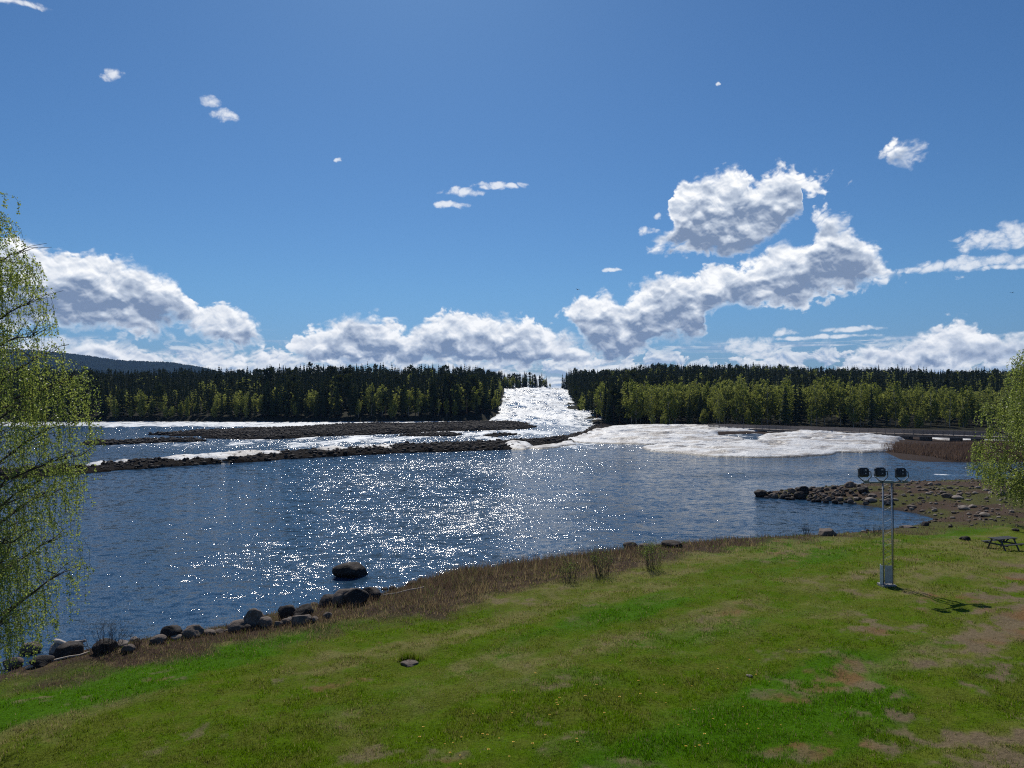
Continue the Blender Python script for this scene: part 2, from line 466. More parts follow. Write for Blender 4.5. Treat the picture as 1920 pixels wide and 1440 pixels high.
def terrain(x, y):
    x = np.asarray(x, float); y = np.asarray(y, float)
    far = y > 84
    z = np.full(x.shape, -2.5)
    dn = sd_poly(NEAR, x, y)
    up = 0.45 * (1 - np.exp(-np.maximum(dn, 0) / 0.9)) + 0.071 * np.maximum(dn - 0.8, 0) - 0.0005 * np.maximum(dn - 22, 0) ** 2 * (dn < 60)
    up = np.minimum(up, 5.0)
    up = up + (fbm(x * 0.22, y * 0.22, 5, 4) - 0.5) * 0.5 * sstep(0.3, 6, dn) + (fbm(x * 1.3, y * 1.3, 8, 3) - 0.5) * 0.13 * sstep(0, 2, dn)
    zn = np.where(dn > 0, up, np.maximum(0.4 * dn, -2.5))
    z = np.maximum(z, zn)
    if far.any():
        xf, yf = x[far], y[far]
        zr = river_z(yf)
        wob = (fbm(xf * .05, yf * .035, 61, 3) - .5) * 13 * sstep(296, 330, yf)
        dr = sd_poly(RIGHT, xf, yf) + wob; dl = sd_poly(LEFT, xf, yf) + (fbm(xf * .05 + 9, yf * .035, 62, 3) - .5) * 12 * sstep(330, 350, yf)
        up_r = 0.5 * (1 - np.exp(-np.maximum(dr, 0) / 4)) + zr * (0.94 + 0.06 * sstep(0, 60, dr)) + 1.8 * sstep(0, 35, dr) * sstep(300, 420, yf)
        up_r = up_r + (fbm(xf * 0.01, yf * 0.006, 31, 3) - 0.5) * 9 * sstep(480, 700, yf) * sstep(10, 120, dr) + (fbm(xf * .06, yf * .06, 9, 3) - .5) * 1.2 * sstep(4, 30, dr)
        up_r = up_r + (6.5 * np.exp(-((xf / yf - .30) / .20) ** 2) - 2.5) * sstep(450, 640, yf) * sstep(10, 90, dr)
        up_l = 0.8 * (1 - np.exp(-np.maximum(dl, 0) / 3)) + zr + 2.6 * sstep(0, 60, dl) * sstep(335, 430, yf)
        up_l = up_l + (fbm(xf * 0.012, yf * 0.008, 41, 3) - 0.5) * 7 * sstep(400, 560, yf) * sstep(10, 80, dl) + (fbm(xf * .07, yf * .07, 19, 3) - .5) * 1.2 * sstep(4, 30, dl)
        zf = np.where(dr > 0, up_r, np.where(dl > 0, up_l, np.maximum(zr - 1.5, -2.5)))
        zf = np.where((dr <= 0) & (dl <= 0), np.maximum(zf, np.maximum(zr + 0.35 * np.maximum(dr, dl), -2.5)), zf)
        dp = sd_poly(MELT, xf, yf)
        zf = np.where(dp > -1.5, np.minimum(zf, -0.35 * dp), zf)
        for k, (pl, hgt) in BARS.items():
            db = sd_poly(pl, xf, yf) + (fbm(xf * .10, yf * .16, 71, 4) - .5) * 6.5
            bump = hgt * (1 - np.exp(-np.maximum(db, 0) / 2.6)) * (0.35 + 0.9 * fbm(xf * .09, yf * .09, 77, 3)) + (fbm(xf * .9, yf * .5, 3, 3) - .5) * .5 * (db > 0.2)
            zf = np.maximum(zf, np.where(db > 0, bump, -9))
        z[far] = np.maximum(z[far], zf)
    return z


def tz(x, y): return float(terrain(np.array([float(x)]), np.array([float(y)]))[0])


_T = np.concatenate([np.arange(9, 130, 0.12), np.geomspace(130, 1500, 900)])


def on_ground(px, py, water=True):
    """the point of the land (or of the water) that is seen at a pixel"""
    d = ray(px, py)
    X, Y, Z = d[0] * _T, d[1] * _T, CAM_Z + d[2] * _T
    H = terrain(X, Y)
    if water: H = np.maximum(H, 0)
    hit = np.nonzero(Z < H)[0]
    if not len(hit): return None
    i = hit[0]
    if i == 0: return (X[0], Y[0], H[0])
    a, b = (Z - H)[i - 1], (Z - H)[i]
    f = a / (a - b)
    x, y = X[i - 1] + f * (X[i] - X[i - 1]), Y[i - 1] + f * (Y[i] - Y[i - 1])
    return (x, y, max(tz(x, y), 0.0 if water else -9))


STREAK = [(560, 1262), (690, 1226), (830, 1196), (960, 1160), (1090, 1126), (1230, 1098)]      # the strip of dead yellow grass


def on_ground_flat(px, py, _c={}):
    if (px, py) not in _c: _c[(px, py)] = on_ground(px, py)[:2]
    return _c[(px, py)]


# what covers the near land: each mask is a material zone with an outline of its own
def cover(x, y):
    d = sd_poly(NEAR, x, y)
    n1 = fbm(x * 0.16, y * 0.16, 101, 4); n2 = fbm(x * 0.55, y * 0.55, 102, 4); n3 = fbm(x * 1.7, y * 1.7, 103, 3)
    # spit of stones and earth on the right: beyond the bay
    spit = sstep(57, 64, y + 0.12 * (x - 26) * 0 + (n2 - .5) * 6 + 0.10 * np.clip(60 - x, -20, 40)) * sstep(16, 22, x)
    w = 3.0 + 3.2 * np.exp(-((x - 2) / 14.0) ** 2) * 1.6                     # width of the brown belt along the water
    belt = sstep(w + 1.8, w - 1.2, d + (n2 - .5) * 4.5 + (n1 - .5) * 4) * (1 - spit)
    # bare worn earth, lower right
    e = (x - 0.50 * y) / 6.0 - 0.10 - np.clip((y - 31) / 7.0, 0, 3)
    bare = sstep(0.54, 0.64, n2 * 0.45 + n3 * .28 + n1 * 0.15 + .12 * fbm(x * 4.5, y * 4.5, 104, 2) + 0.055 * np.clip(e, -3, 0) + .10 * np.clip(e, 0, 1.2)) * sstep(-2.2, 0.2, e)
    bare = np.maximum(bare, sstep(0.66, 0.74, n2 * 0.6 + n3 * 0.4) * 0.7)
    # dry straw patches and long dry streaks roughly parallel to the shore
    ang = 0.62
    u, v = x * math.cos(ang) + y * math.sin(ang), -x * math.sin(ang) + y * math.cos(ang)
    n4 = fbm(u * 0.07, v * 0.33, 131, 4)
    dry = sstep(0.53, 0.70, n4 * 0.6 + n2 * 0.4 + 0.05 * sstep(30, 45, y))
    sp = [tuple(on_ground_flat(*p)) for p in STREAK]
    ds = np.full(x.shape, 99.0)
    for (ax, ay), (bx, by) in zip(sp[:-1], sp[1:]):
        ex, ey = bx - ax, by - ay; tt = np.clip(((x - ax) * ex + (y - ay) * ey) / (ex * ex + ey * ey), 0, 1)
        ds = np.minimum(ds, np.hypot(x - ax - tt * ex, y - ay - tt * ey))
    dry = np.maximum(dry, sstep(1.5, .3, ds + (n2 - .5) * 3.2 + (n3 - .5) * 1.2))
    lush = sstep(0.46, 0.62, fbm(u * 0.06 + 5, v * 0.26, 151, 4) * 0.7 + n2 * 0.3)
    return d, spit, belt, bare, dry, lush, n3


G_LUSH = np.array([0.048, 0.130, 0.001]); G_MID = np.array([0.074, 0.130, 0.002]); G_DULL = np.array([0.098, 0.126, 0.012])
STRAW = np.array([0.23, 0.175, 0.085]); EARTH = np.array([0.165, 0.128, 0.074]); RUST = np.array([0.175, 0.10, 0.042])
BROWN = np.array([0.062, 0.043, 0.031]); ROCKY = np.array([0.082, 0.058, 0.042])


def lerp(a, b, t): return a + (b - a) * np.asarray(t)[:, None]


def cover_col(x, y, blades=False):
    d, spit, belt, bare, dry, lush, n3 = cover(x, y)
    c = lerp(np.tile(G_DULL, (len(x), 1)), G_MID, sstep(.3, .7, n3))
    c = lerp(c, G_LUSH, lush * 0.9)
    c = lerp(c, STRAW, dry * (0.42 if blades else 0.52) * sstep(0.25, 0.6, n3))
    if not blades:
        c = lerp(c, lerp(np.tile(EARTH, (len(x), 1)), RUST, sstep(.55, .75, fbm(x * .4, y * .4, 171, 3))), bare)
        c = lerp(c, lerp(np.tile(BROWN, (len(x), 1)), STRAW, sstep(.58, .8, n3) * .5), belt)
        sg = sstep(.45, .6, fbm(x * .25, y * .35, 181, 3))
        c = lerp(c, lerp(np.tile(ROCKY, (len(x), 1)), G_MID, sg * 0.35), spit)
        c = lerp(c, np.array([0.05, 0.042, 0.036]), sstep(0.7, -0.1, d))             # wet edge
    return c


def polar_grid(D, A):
    dd, aa = np.meshgrid(D, A, indexing='ij')
    x = dd * np.sin(aa); y = dd * np.cos(aa)
    nD, nA = dd.shape
    i = np.arange(nD * nA).reshape(nD, nA)
    f = np.stack([i[:-1, :-1], i[:-1, 1:], i[1:, 1:], i[1:, :-1]], -1).reshape(-1, 4)[:, ::-1]
    return x.ravel(), y.ravel(), f


# --- the ground, one sheet from under the camera to the horizon
D = np.concatenate([[0.5, 3, 6], np.geomspace(8.5, 118, 330), np.geomspace(119, 700, 260), np.geomspace(720, 5250, 24)])
A = np.concatenate([np.radians(np.arange(-75, -41, 1.5)), np.radians(np.arange(-41, 41.01, 0.15)), np.radians(np.arange(42, 76, 1.5))])
gx, gy, gf = polar_grid(D, A)
gz = terrain(gx, gy)
gcol = cover_col(gx, gy)
farm = (np.hypot(gx, gy) > 116) | ((gy > 84) & (sd_poly(NEAR, gx, gy) < -1.5))
wet = np.zeros(len(gx))
gcol[farm] = np.array([0.024, 0.024, 0.014])
gd = np.full(len(gx), -9.0)
for k, (pl, h) in BARS.items():
    gd = np.maximum(gd, np.where(farm, sd_poly(pl, gx, gy), -9))
gcol[gd > -6] = np.array([0.010, 0.0075, 0.006])
drr = sd_poly(RIGHT, gx, gy)
shoal = farm & (drr > -3) & (drr < 60) & (gy < 262)
gcol[shoal] = np.array([0.050, 0.036, 0.029])

m_ground, t, b = material('ground_cover')
ac = t.attr('cover', True); P = t.obj()
n1 = t.noise(P, 9.0, 4.0, 0.65); n2 = t.noise(P, 60.0, 3.0, 0.6)
v = t.math('ADD', t.lin(0.25, 0.75, n1, 0.62, 1.35), t.lin(0.2, 0.8, n2, -0.22, 0.22))
col = t.mix(1.0, ac, t.comb(v, v, v), 'MULTIPLY')
n3 = t.noise(P, 26.0, 3.0, 0.7)
col = t.mix(t.math('MULTIPLY', t.step(0.60, 0.70, n3), 0.6), col, t.vmath('MULTIPLY', ac, (2.3, 1.6, 2.4)))
bsdf_set(t, b, col=col, rough=0.95, spec=0.04, normal=t.bump(t.math('ADD', n1, t.math('MULTIPLY', n2, 0.5)), 0.9, 0.06))
ground = link('ground', mesh_np('ground', np.stack([gx, gy, gz], 1), gf, [m_ground], smooth=True, attrs={'cover': gcol}))
tag(ground, kind='structure')

# --- the river: pool, side channels and rapids as one sheet
D = np.concatenate([np.geomspace(22, 118, 170), np.geomspace(119, 620, 420)])
A = np.radians(np.arange(-62, 62.01, 0.2))
wx_, wy_, wf = polar_grid(D, A)
ch = sstep(-3, 3, np.minimum(wx_ + 9, 47 - wx_)) * sstep(285, 300, wy_)
zr = river_z(wy_)
foam_glare = np.zeros(len(wx_)); chop = np.zeros(len(wx_))
u = fbm(wx_ * .18, wy_ * .05, 201, 4)
foam_glare = np.maximum(foam_glare, sstep(262, 300, wy_ + (u - .5) * 30) * (0.44 + .75 * u) * ((wx_ > -16) & (wx_ < 48)))
# whitewater ledge along the foot of the left forest
led = sstep(252, 268, wy_ + (u - .5) * 22 + 0.03 * wx_) * (wx_ < -2) * sstep(-2, -20, wx_ + 0)
foam_glare = np.maximum(foam_glare, led * (0.80 + .25 * u) * sstep(-230, -190, wx_ + 0 * wx_) )
foam_glare = np.maximum(foam_glare, led * 0.85 * (wx_ < -190))
# broken water spreading from the rapids between the bars
spread = sstep(170, 50, np.abs(wx_ - 12)) * sstep(138, 175, wy_) * (wy_ < 300)
foam_glare = np.maximum(foam_glare, spread * (0.54 + 1.4 * (u - .42)))  # white colour here also stands in for silver sun glare
chop = np.maximum(chop, sstep(128, 165, wy_) * 0.6 + spread * 0.6)
# current running out on the right
cur = sstep(0, 1, 1 - np.abs((wy_ - (104 + 0.05 * (wx_ - 40))) / 10)) * sstep(15, 40, wx_)
chop = np.maximum(chop, cur * 0.8)
foam_glare = np.maximum(foam_glare, cur * sstep(.60, .72, fbm(wx_ * .12, wy_ * .5, 221, 4)) * 0.7)
cen = np.exp(-(((wx_ - (-8 + 0.02 * (wy_ - 60))) / (2 + 0.205 * wy_)) ** 2)) * sstep(38, 52, wy_)
gl = cen * (0.48 + 0.6 * sstep(.38, .62, fbm(wx_ * .05, wy_ * .07, 231, 4)))
chop = np.maximum(chop, gl)
wz_ = zr * ch + foam_glare * (0.5 * ch + 0.15) * (fbm(wx_ * .35, wy_ * .16, 211, 4) - .45) * 1.9 + ch * sstep(300, 340, wy_) * (fbm(wx_ * .05, wy_ * .10, 241, 3) - .5) * 3.6
wz_ = wz_ + led * 0.45
m_water, t, b = material('river_water')
P = t.pos(); px_, py_, pz_ = t.sep(P)
fo = t.attr('foam_glare'); cp = t.attr('chop')
Pw = t.comb(t.math('MULTIPLY', px_, 0.62), py_, 0.0)                          # crests run across the wind
def vn(scale, det, rough=.55): return t.vmath('SUBTRACT', t.noise(Pw, scale, det, rough, '2D', out='Color'), (0.5, 0.5, 0.5))
g1 = vn(0.40, 2.0); g2 = vn(1.9, 3.0, .6); g3 = vn(16.0, 2.0, .6)
amp = t.math('ADD', 0.68, t.math('MULTIPLY', cp, 0.55))
slope = t.vmath('ADD', t.vmath('SCALE', g1, scale=0.26), t.vmath('ADD', t.vmath('SCALE', g2, scale=0.54), t.vmath('SCALE', g3, scale=0.60)))
slope = t.vmath('SCALE', slope, scale=t.math('MULTIPLY', amp, 2.1))
s0, s1, s2 = t.sep(slope)
nrm = t.vmath('NORMALIZE', t.vmath('ADD', t.new('ShaderNodeNewGeometry').outputs['Normal'], t.comb(s0, s1, 0.0)))
fn = t.noise(t.comb(t.math('MULTIPLY', px_, 0.5), t.math('MULTIPLY', py_, 0.25), pz_), 1.0, 5.0, 0.68)
fm = t.step(0.56, 0.98, t.math('ADD', fo, t.math('MULTIPLY', t.math('SUBTRACT', fn, 0.5), 1.9)))
bsdf_set(t, b, col=t.mix(fm, (0.024, 0.060, 0.110), (0.78, 0.80, 0.80)), rough=t.math('ADD', t.lin(0, 1, fm, 0.06, 0.5), t.math('MULTIPLY', cp, 0.09)), ior=1.333, normal=nrm)
river = link('river', mesh_np('river', np.stack([wx_, wy_, wz_], 1), wf, [m_water], smooth=True, attrs={'foam_glare': np.clip(foam_glare, 0, 1), 'chop': np.clip(chop, 0, 1)}))
tag(river, kind='structure')

# --- distant wooded mountain
prof = [(-900, 640), (-300, 648), (0, 655), (60, 658), (130, 664), (170, 669), (215, 676), (250, 678), (315, 680), (350, 685), (385, 691), (415, 699), (520, 710), (640, 712), (760, 730)]
pa = np.array([azel(*p) for p in prof])
A = np.linspace(pa[0, 0], pa[-1, 0], 900)
E = np.interp(A, pa[:, 0], pa[:, 1])
Dm = np.linspace(3000, 5200, 90)
rowz = []
for dm in Dm:
    f = sstep(2950, 4100, dm) * (1 - 0.55 * sstep(4150, 5200, dm))
    hz = (CAM_Z + np.tan(E) * 4100) * f - 5
    rowz.append(hz + (fbm(A * 60, np.full(len(A), dm * .004), 301, 3) - .5) * 40 * f * (1 - sstep(3700, 4100, dm)) + RNG.random(len(A)) * 11 * f)
mx, my, mf = polar_grid(Dm, A)
m_hill, t, b = material('distant_forest')
n = t.noise(t.pos(), 0.012, 6.0, 0.7)
bsdf_set(t, b, col=t.mix(t.step(.35, .7, n), (0.010, 0.018, 0.014), (0.022, 0.033, 0.020)), rough=1.0, spec=0.0)
hill = link('hill', mesh_np('hill', np.stack([mx, my, np.concatenate(rowz)], 1), mf, [m_hill]))
tag(hill, kind='structure')

# ------------------------------------------------------------------ far trees
def leaf_mat(name, c1, c2, trans=0.35, scale=0.6, spec=0.06):
    m, t, b = material(name)
    oi = t.new('ShaderNodeObjectInfo')
    n = t.noise(t.pos(), scale, 2.0, 0.6)
    f = t.math('ADD', t.step(0.3, 0.7, n), t.math('MULTIPLY', t.math('SUBTRACT', oi.outputs['Random'], 0.5), 0.9), clamp=True)
    col = t.mix(f, c1, c2)
    bsdf_set(t, b, col=col, rough=0.8, spec=spec)
    tr = t.new('ShaderNodeBsdfTranslucent'); t.put(tr.inputs['Color'], t.mix(0.35, t.vmath('SCALE', col, scale=1.5), (0.20, 0.20, 0.02)))
    mx = t.new('ShaderNodeMixShader'); mx.inputs[0].default_value = trans
    t.l.new(b.outputs[0], mx.inputs[1]); t.l.new(tr.outputs[0], mx.inputs[2])
    t.l.new(mx.outputs[0], t.n['Material Output'].inputs['Surface'])
    return m


m_spruce = leaf_mat('spruce_needles', (0.016, 0.030, 0.014), (0.034, 0.050, 0.018), 0.12, 0.4)
m_birch = leaf_mat('birch_leaves_far', (0.140, 0.172, 0.034), (0.235, 0.255, 0.066), 0.45, 0.35)
m_stuff = None
m_bark, t, b = material('conifer_bark')
n = t.noise(t.obj(), 6.0, 3.0); bsdf_set(t, b, col=t.mix(n, (0.03, 0.024, 0.02), (0.10, 0.07, 0.05)), rough=0.95)
m_pinebark, t, b = material('pine_bark')
n = t.noise(t.obj(), 5.0, 3.0); bsdf_set(t, b, col=t.mix(n, (0.07, 0.04, 0.025), (0.20, 0.11, 0.06)), rough=0.95)
m_bbark, t, b = material('birch_bark')
P = t.obj(); n = t.noise(t.vmath('MULTIPLY', P, (3.0, 3.0, 9.0)), 1.0, 4.0, 0.65)
bsdf_set(t, b, col=t.mix(t.step(0.50, 0.60, n), (0.42, 0.40, 0.37), (0.06, 0.05, 0.045)), rough=0.85)
m_twig, t, b = material('dark_twigs')
n = t.noise(t.obj(), 5.0, 3.0); bsdf_set(t, b, col=t.mix(n, (0.028, 0.020, 0.017), (0.075, 0.055, 0.045)), rough=0.9)


def spruce_np(h, r, tiers, spikes, rng, bare=0.08, ragged=0.35):
    """drooping whorls of ragged boughs: vertices and triangles"""
    vs, fs = [], []
    for k in range(tiers):
        q = k / (tiers - 1)
        zc = h * (bare + (0.985 - bare) * q)
        rad = r * (1 - q) ** 0.72 * (1 + 0.12 * math.sin(k * 2.1)) + 0.10
        if q < 0.15: rad *= 0.75 + q * 1.6
        ns = max(5, int(spikes * (1 - 0.5 * q)))
        a0 = rng.random() * 6.28
        dz = h / tiers
        for j in range(ns):
            a = a0 + 2 * math.pi * (j + (rng.random() - .5) * 0.6) / ns
            rr = rad * (1 - ragged * rng.random())
            w = rr * 0.42 + 0.06
            dirv = np.array([math.cos(a), math.sin(a), 0]); sd = np.array([-math.sin(a), math.cos(a), 0])
            p0 = np.array([0, 0, zc + dz * 0.55])
            mid = dirv * rr * 0.62 + np.array([0, 0, zc + dz * (0.12 + .2 * (rng.random() - .5))])
            tip = dirv * rr + np.array([0, 0, zc - dz * (0.35 + .5 * rng.random()) + 0.12 * rr])
            i = len(vs)
            vs += [p0, mid + sd * w - [0, 0, 0.10 * rr], tip, mid - sd * w - [0, 0, 0.10 * rr], mid + [0, 0, 0.05 * rr]]
            fs += [(i, i + 1, i + 4), (i + 4, i + 1, i + 2), (i + 4, i + 2, i + 3), (i, i + 4, i + 3)]
    i = len(vs)
    vs += [np.array([.09, 0, h * .93]), np.array([-.05, .08, h * .93]), np.array([-.05, -.08, h * .93]), np.array([0, 0, h * 1.02])]
    fs += [(i, i + 1, i + 3), (i + 1, i + 2, i + 3), (i + 2, i, i + 3)]
    return np.array(vs), np.array(fs)


def pine_np(h, rng, n=150):
    vs, fs = [], []
    cl = [(rng.normal(0, .065 * h), rng.normal(0, .065 * h), h * (0.42 + 0.5 * rng.random())) for _ in range(9)] + [(0, 0, h * .95)]
    for i in range(n):
        c = cl[i % len(cl)]; s = 0.045 * h
        p = np.array(c) + rng.normal(0, 1, 3) * [s, s, s * .55]
        a = rng.normal(0, 1, 3); a /= np.linalg.norm(a); b_ = np.cross(a, rng.normal(0, 1, 3)); b_ /= np.linalg.norm(b_)
        w = h * .035 * (0.6 + rng.random()); k = len(vs)
        vs += [p - a * w, p + b_ * w * .7, p + a * w, p - b_ * w * .7]; fs += [(k, k + 1, k + 2), (k, k + 2, k + 3)]
    return np.array(vs), np.array(fs)


def broad_np(h, r, rng, n=700, leaf=0.30, base=0.22):
    """birch crown: leaf clumps gathered on ascending boughs inside an uneven egg"""
    lob = []
    nb = 16
    for i in range(nb):
        q = (i + .5) / nb
        zc = h * (base + (0.97 - base) * q)
        env = r * (math.sin(math.pi * min(1, (q * .86 + .12))) ** 0.75)
        a = i * 2.4 + rng.random()
        d = env * (0.35 + 0.5 * rng.random())
        lob.append((d * math.cos(a), d * math.sin(a), zc, max(0.25, env * (0.34 + .22 * rng.random()))))
    vs, fs = [], []
    L = np.array(lob); wgt = L[:, 3] ** 2; wgt = wgt / wgt.sum()
    pick = rng.choice(nb, n, p=wgt)
    dirs = rng.normal(0, 1, (n, 3)); dirs /= np.linalg.norm(dirs, axis=1)[:, None]
    rad = rng.random(n) ** (1 / 2.2)
    P = L[pick, :3] + dirs * (L[pick, 3] * rad)[:, None] * np.array([1, 1, 1.35])
    P[:, 2] = np.minimum(P[:, 2], h * (1.0 - .04 * rng.random(n)))
    a = rng.normal(0, 1, (n, 3)); a[:, 2] -= .5; a /= np.linalg.norm(a, axis=1)[:, None]
    b_ = np.cross(a, rng.normal(0, 1, (n, 3))); b_ /= np.linalg.norm(b_, axis=1)[:, None]
    w = (leaf * (0.55 + 0.9 * rng.random(n)))[:, None]
    V = np.stack([P - a * w, P + b_ * w * .6, P + a * w, P - b_ * w * .6], 1).reshape(-1, 3)
    i = np.arange(n)[:, None] * 4
    F = np.concatenate([i + [0, 1, 2], i + [0, 2, 3]])
    return V, F


def trunk_mesh(name, h, r, mat, sway=0.25, rng=None, boughs=0):
    mb = MB()
    pts = [(sway * math.sin(q * 3 + h) * q, sway * math.cos(q * 4 + h) * q - sway * q, h * q) for q in np.linspace(0, 1, 6)]
    mb.tube(pts, [r * (1 - .85 * q) for q in np.linspace(0, 1, 6)], 6)
    for i in range(boughs):
        q = 0.25 + 0.6 * i / boughs; a = i * 2.4
        p = Vector((pts[0][0], 0, h * q)); L = h * .16 * (1.2 - q)
        mb.tube([p, p + Vector((math.cos(a) * L, math.sin(a) * L, L * 0.9))], [r * .35, r * .1], 4, False)
    return mb.mesh(name, mat, True)


rg = np.random.default_rng(5)
SPR = []
for h, r, ti, sp in ((15, 2.4, 17, 12), (13, 2.3, 15, 11), (16.5, 2.1, 19, 11), (11, 2.2, 13, 11), (14, 1.8, 17, 10), (17.5, 2.5, 20, 12), (9, 2.0, 11, 10)):
    V, F = spruce_np(h, r, ti, sp, rg, bare=0.05 + .06 * rg.random())
    SPR.append((h, mesh_np('spruce_crown', V, F, [m_spruce]), trunk_mesh('spruce_trunk', h * .97, .17, m_bark, .05)))
BIR = []
for h, r in ((12.5, 2.5), (11, 2.1), (13.5, 2.8), (10, 2.2), (14, 2.3), (8.5, 1.9), (6.5, 1.8)):
    V, F = broad_np(h, r, rg, 1150, 0.25, (0.10 + .14 * rg.random()) if h > 9 else .04)
    BIR.append((h, mesh_np('birch_crown', V, F, [m_birch]), trunk_mesh('birch_trunk', h * .9, .13, m_bbark, .3, boughs=9)))


PIN = []
for h in (14.5, 13, 16):
    V, F = pine_np(h, rg, 420)
    PIN.append((h, mesh_np('pine_crown', V, F, [m_spruce]), trunk_mesh('pine_trunk', h * .95, .19, m_pinebark, .15, boughs=6)))


def mk_tree(kind, lib, i, x, y, s, rz, label, group, z=None):
    h, cr, tr = lib[i % len(lib)]
    o = empty(kind, (x, y, (tz(x, y) if z is None else z) - 0.1), rz); o.scale = (s * (0.9 + .2 * random.random()), s * (0.9 + .2 * random.random()), s)
    tag(o, label, {'spruce_tree': 'spruce', 'birch_tree': 'birch', 'pine_tree': 'pine'}[kind], group)
    link('crown', cr, o); link('trunk', tr, o)
    return o


def in_img(x, y): return abs(x / y) < 0.74


# candidate places ---------------------------------------------------------
def scatter(n, x0, x1, y0, y1, seed, mind):
    r = np.random.default_rng(seed); P = []
    cell = {}
    while n > 0:
        n -= 1
        x = r.uniform(x0, x1); y = r.uniform(y0, y1)
        key = (int(x // mind), int(y // mind)); ok = True
        for i in (-1, 0, 1):
            for j in (-1, 0, 1):
                for q in cell.get((key[0] + i, key[1] + j), ()):
                    if (q[0] - x) ** 2 + (q[1] - y) ** 2 < mind * mind: ok = False
        if ok: cell.setdefault(key, []).append((x, y)); P.append((x, y))
    return np.array(P)


places = []       # (kind, x, y, height)
# left bank
P = np.concatenate([scatter(14000, -520, 40, 316, 660, 21, 3.9), scatter(2500, -40, 42, 322, 665, 23, 3.0), scatter(1500, -330, -6, 316, 332, 24, 2.6)])
dl = sd_poly(LEFT, P[:, 0], P[:, 1])
mixn = fbm(P[:, 0] * .02, P[:, 1] * .02, 401, 3); r_ = RNG.random(len(P))
for (x, y), d, m_, q in zip(P, dl, mixn, r_):
    if d < 1.5: continue
    if d < 4 and x < -60: hh_f = .8
    if abs(x / y) > 0.80: continue
    birchy = 0.03 + 0.10 * (m_ > .52) * (d < 90) + 0.20 * (x < -120) * (d < 70) * (m_ > .44)
    if d < 10: birchy += 0.12
    if x > -60 and d < 12: birchy += .25
    if -165 > x / y * 321 > -240: pass
    k = 'birch' if q < birchy else 'spruce'
    hh = (11.5 + 5.5 * RNG.random()) if k == 'spruce' else (8.5 + 5 * RNG.random())
    if d < 3.5: hh *= 0.6
    if y > 520: hh *= 1.05 - 0.1 * sstep(-60, -10, x)
    if y > 430: hh *= .92
    hh *= 1 - .14 * float(sstep(-.30, -.48, x / y))
    hh *= .70 + .60 * fbm(np.array([x * .035]), np.array([y * .035]), 431, 2)[0]
    places.append((k, 'L', x, y, hh))
# right bank
P = np.concatenate([scatter(16000, 32, 620, 246, 700, 22, 4.2), scatter(1500, 33, 66, 290, 640, 25, 3.0), scatter(9000, 60, 560, 520, 720, 26, 4.0)])
dr = sd_poly(RIGHT, P[:, 0], P[:, 1]); r_ = RNG.random(len(P))
def birch_line(x): return np.interp(x, [30, 46, 60, 110, 180, 260, 500], [300, 262, 262, 256, 250, 240, 240])
for (x, y), d, q in zip(P, dr, r_):
    if d < 1.5 or abs(x / y) > 0.80: continue
    y0 = birch_line(x)
    if y < y0: continue
    dep = y - y0
    if x < 50 and y < 345:
        if d < 4: continue
    if dep < 62 and x > 46:
        k = 'birch' if q < 0.93 else 'spruce'
    else: k = 'birch' if q < 0.06 else 'spruce'
    hh = (12.8 + 3.8 * RNG.random()) if k == 'birch' else (11.5 + 5.5 * RNG.random())
    if dep < 8: hh *= (0.45 if RNG.random() < .4 else .85)
    if x < 58 and dep < 8: hh *= 0.75
    if d < 25 and y > 340: hh *= 0.62
    if k == 'birch' and dep > 62: hh *= .9
    if y > 500 and k == 'spruce': hh = 10.5 + 4.5 * RNG.random()
    hh *= .72 + .56 * fbm(np.array([x * .03]), np.array([y * .03]), 441, 2)[0]
    places.append((k, 'R', x, y, hh))
places.sort(key=lambda p: p[3] / p[4] ** 0.6)
# the trees that show largest stand as things of their own, the mass behind them is one wood
NB, NS = 285, 285
cnt = {'birch': 0, 'spruce': 0}
rest = []
HZ = terrain(np.array([p[2] for p in places]), np.array([p[3] for p in places]))
# how much of each tree shows: nearer trees of the same bearing hide it
hor = {}
sel = []
order = sorted(range(len(places)), key=lambda i: places[i][3])
for i in order:
    k, side, x, y, hh = places[i]
    a = int(math.atan2(x, y) / 0.006)
    top = (HZ[i] + hh - CAM_Z) / y; bot = (HZ[i] - CAM_Z) / y
    cur = np.mean([hor.get(a + j, -9) for j in (-1, 0, 1)])
    vis = max(0, top - max(cur, bot)) * FPX
    sel.append((vis, i))
    for j in (-1, 0, 1): hor[a + j] = max(hor.get(a + j, -9), top - 0.10 * hh / y)
chosen = set()
for kind, N in (('birch', NB), ('spruce', NS)):
    c = sorted([(v, i) for v, i in sel if places[i][0] == kind and in_img(places[i][2], places[i][3])], reverse=True)[:N]
    chosen |= {i for v, i in c if v > 3}
BLAB = {'L': ('pale green birch in the spring wood across the river on the left bank', 'birches on the left bank'),
        'R': ('yellow green birch in the tall row behind the ice field on the right bank', 'birches behind the ice field'),
        'B': ('yellow green birch standing behind the long wooden footbridge', 'birches behind the footbridge')}
SLAB = {'L': ('dark slender spruce in the conifer wood on the left bank', 'spruces on the left bank'),
        'W': ('dark spruce near the right hand edge of the white rapids', 'spruces right of the rapids'),
        'E': ('dark spruce near the left hand edge of the white rapids', 'spruces left of the rapids'),
        'R': ('dark spruce on the wooded rise behind the right bank birches', 'spruces behind the right birches')}
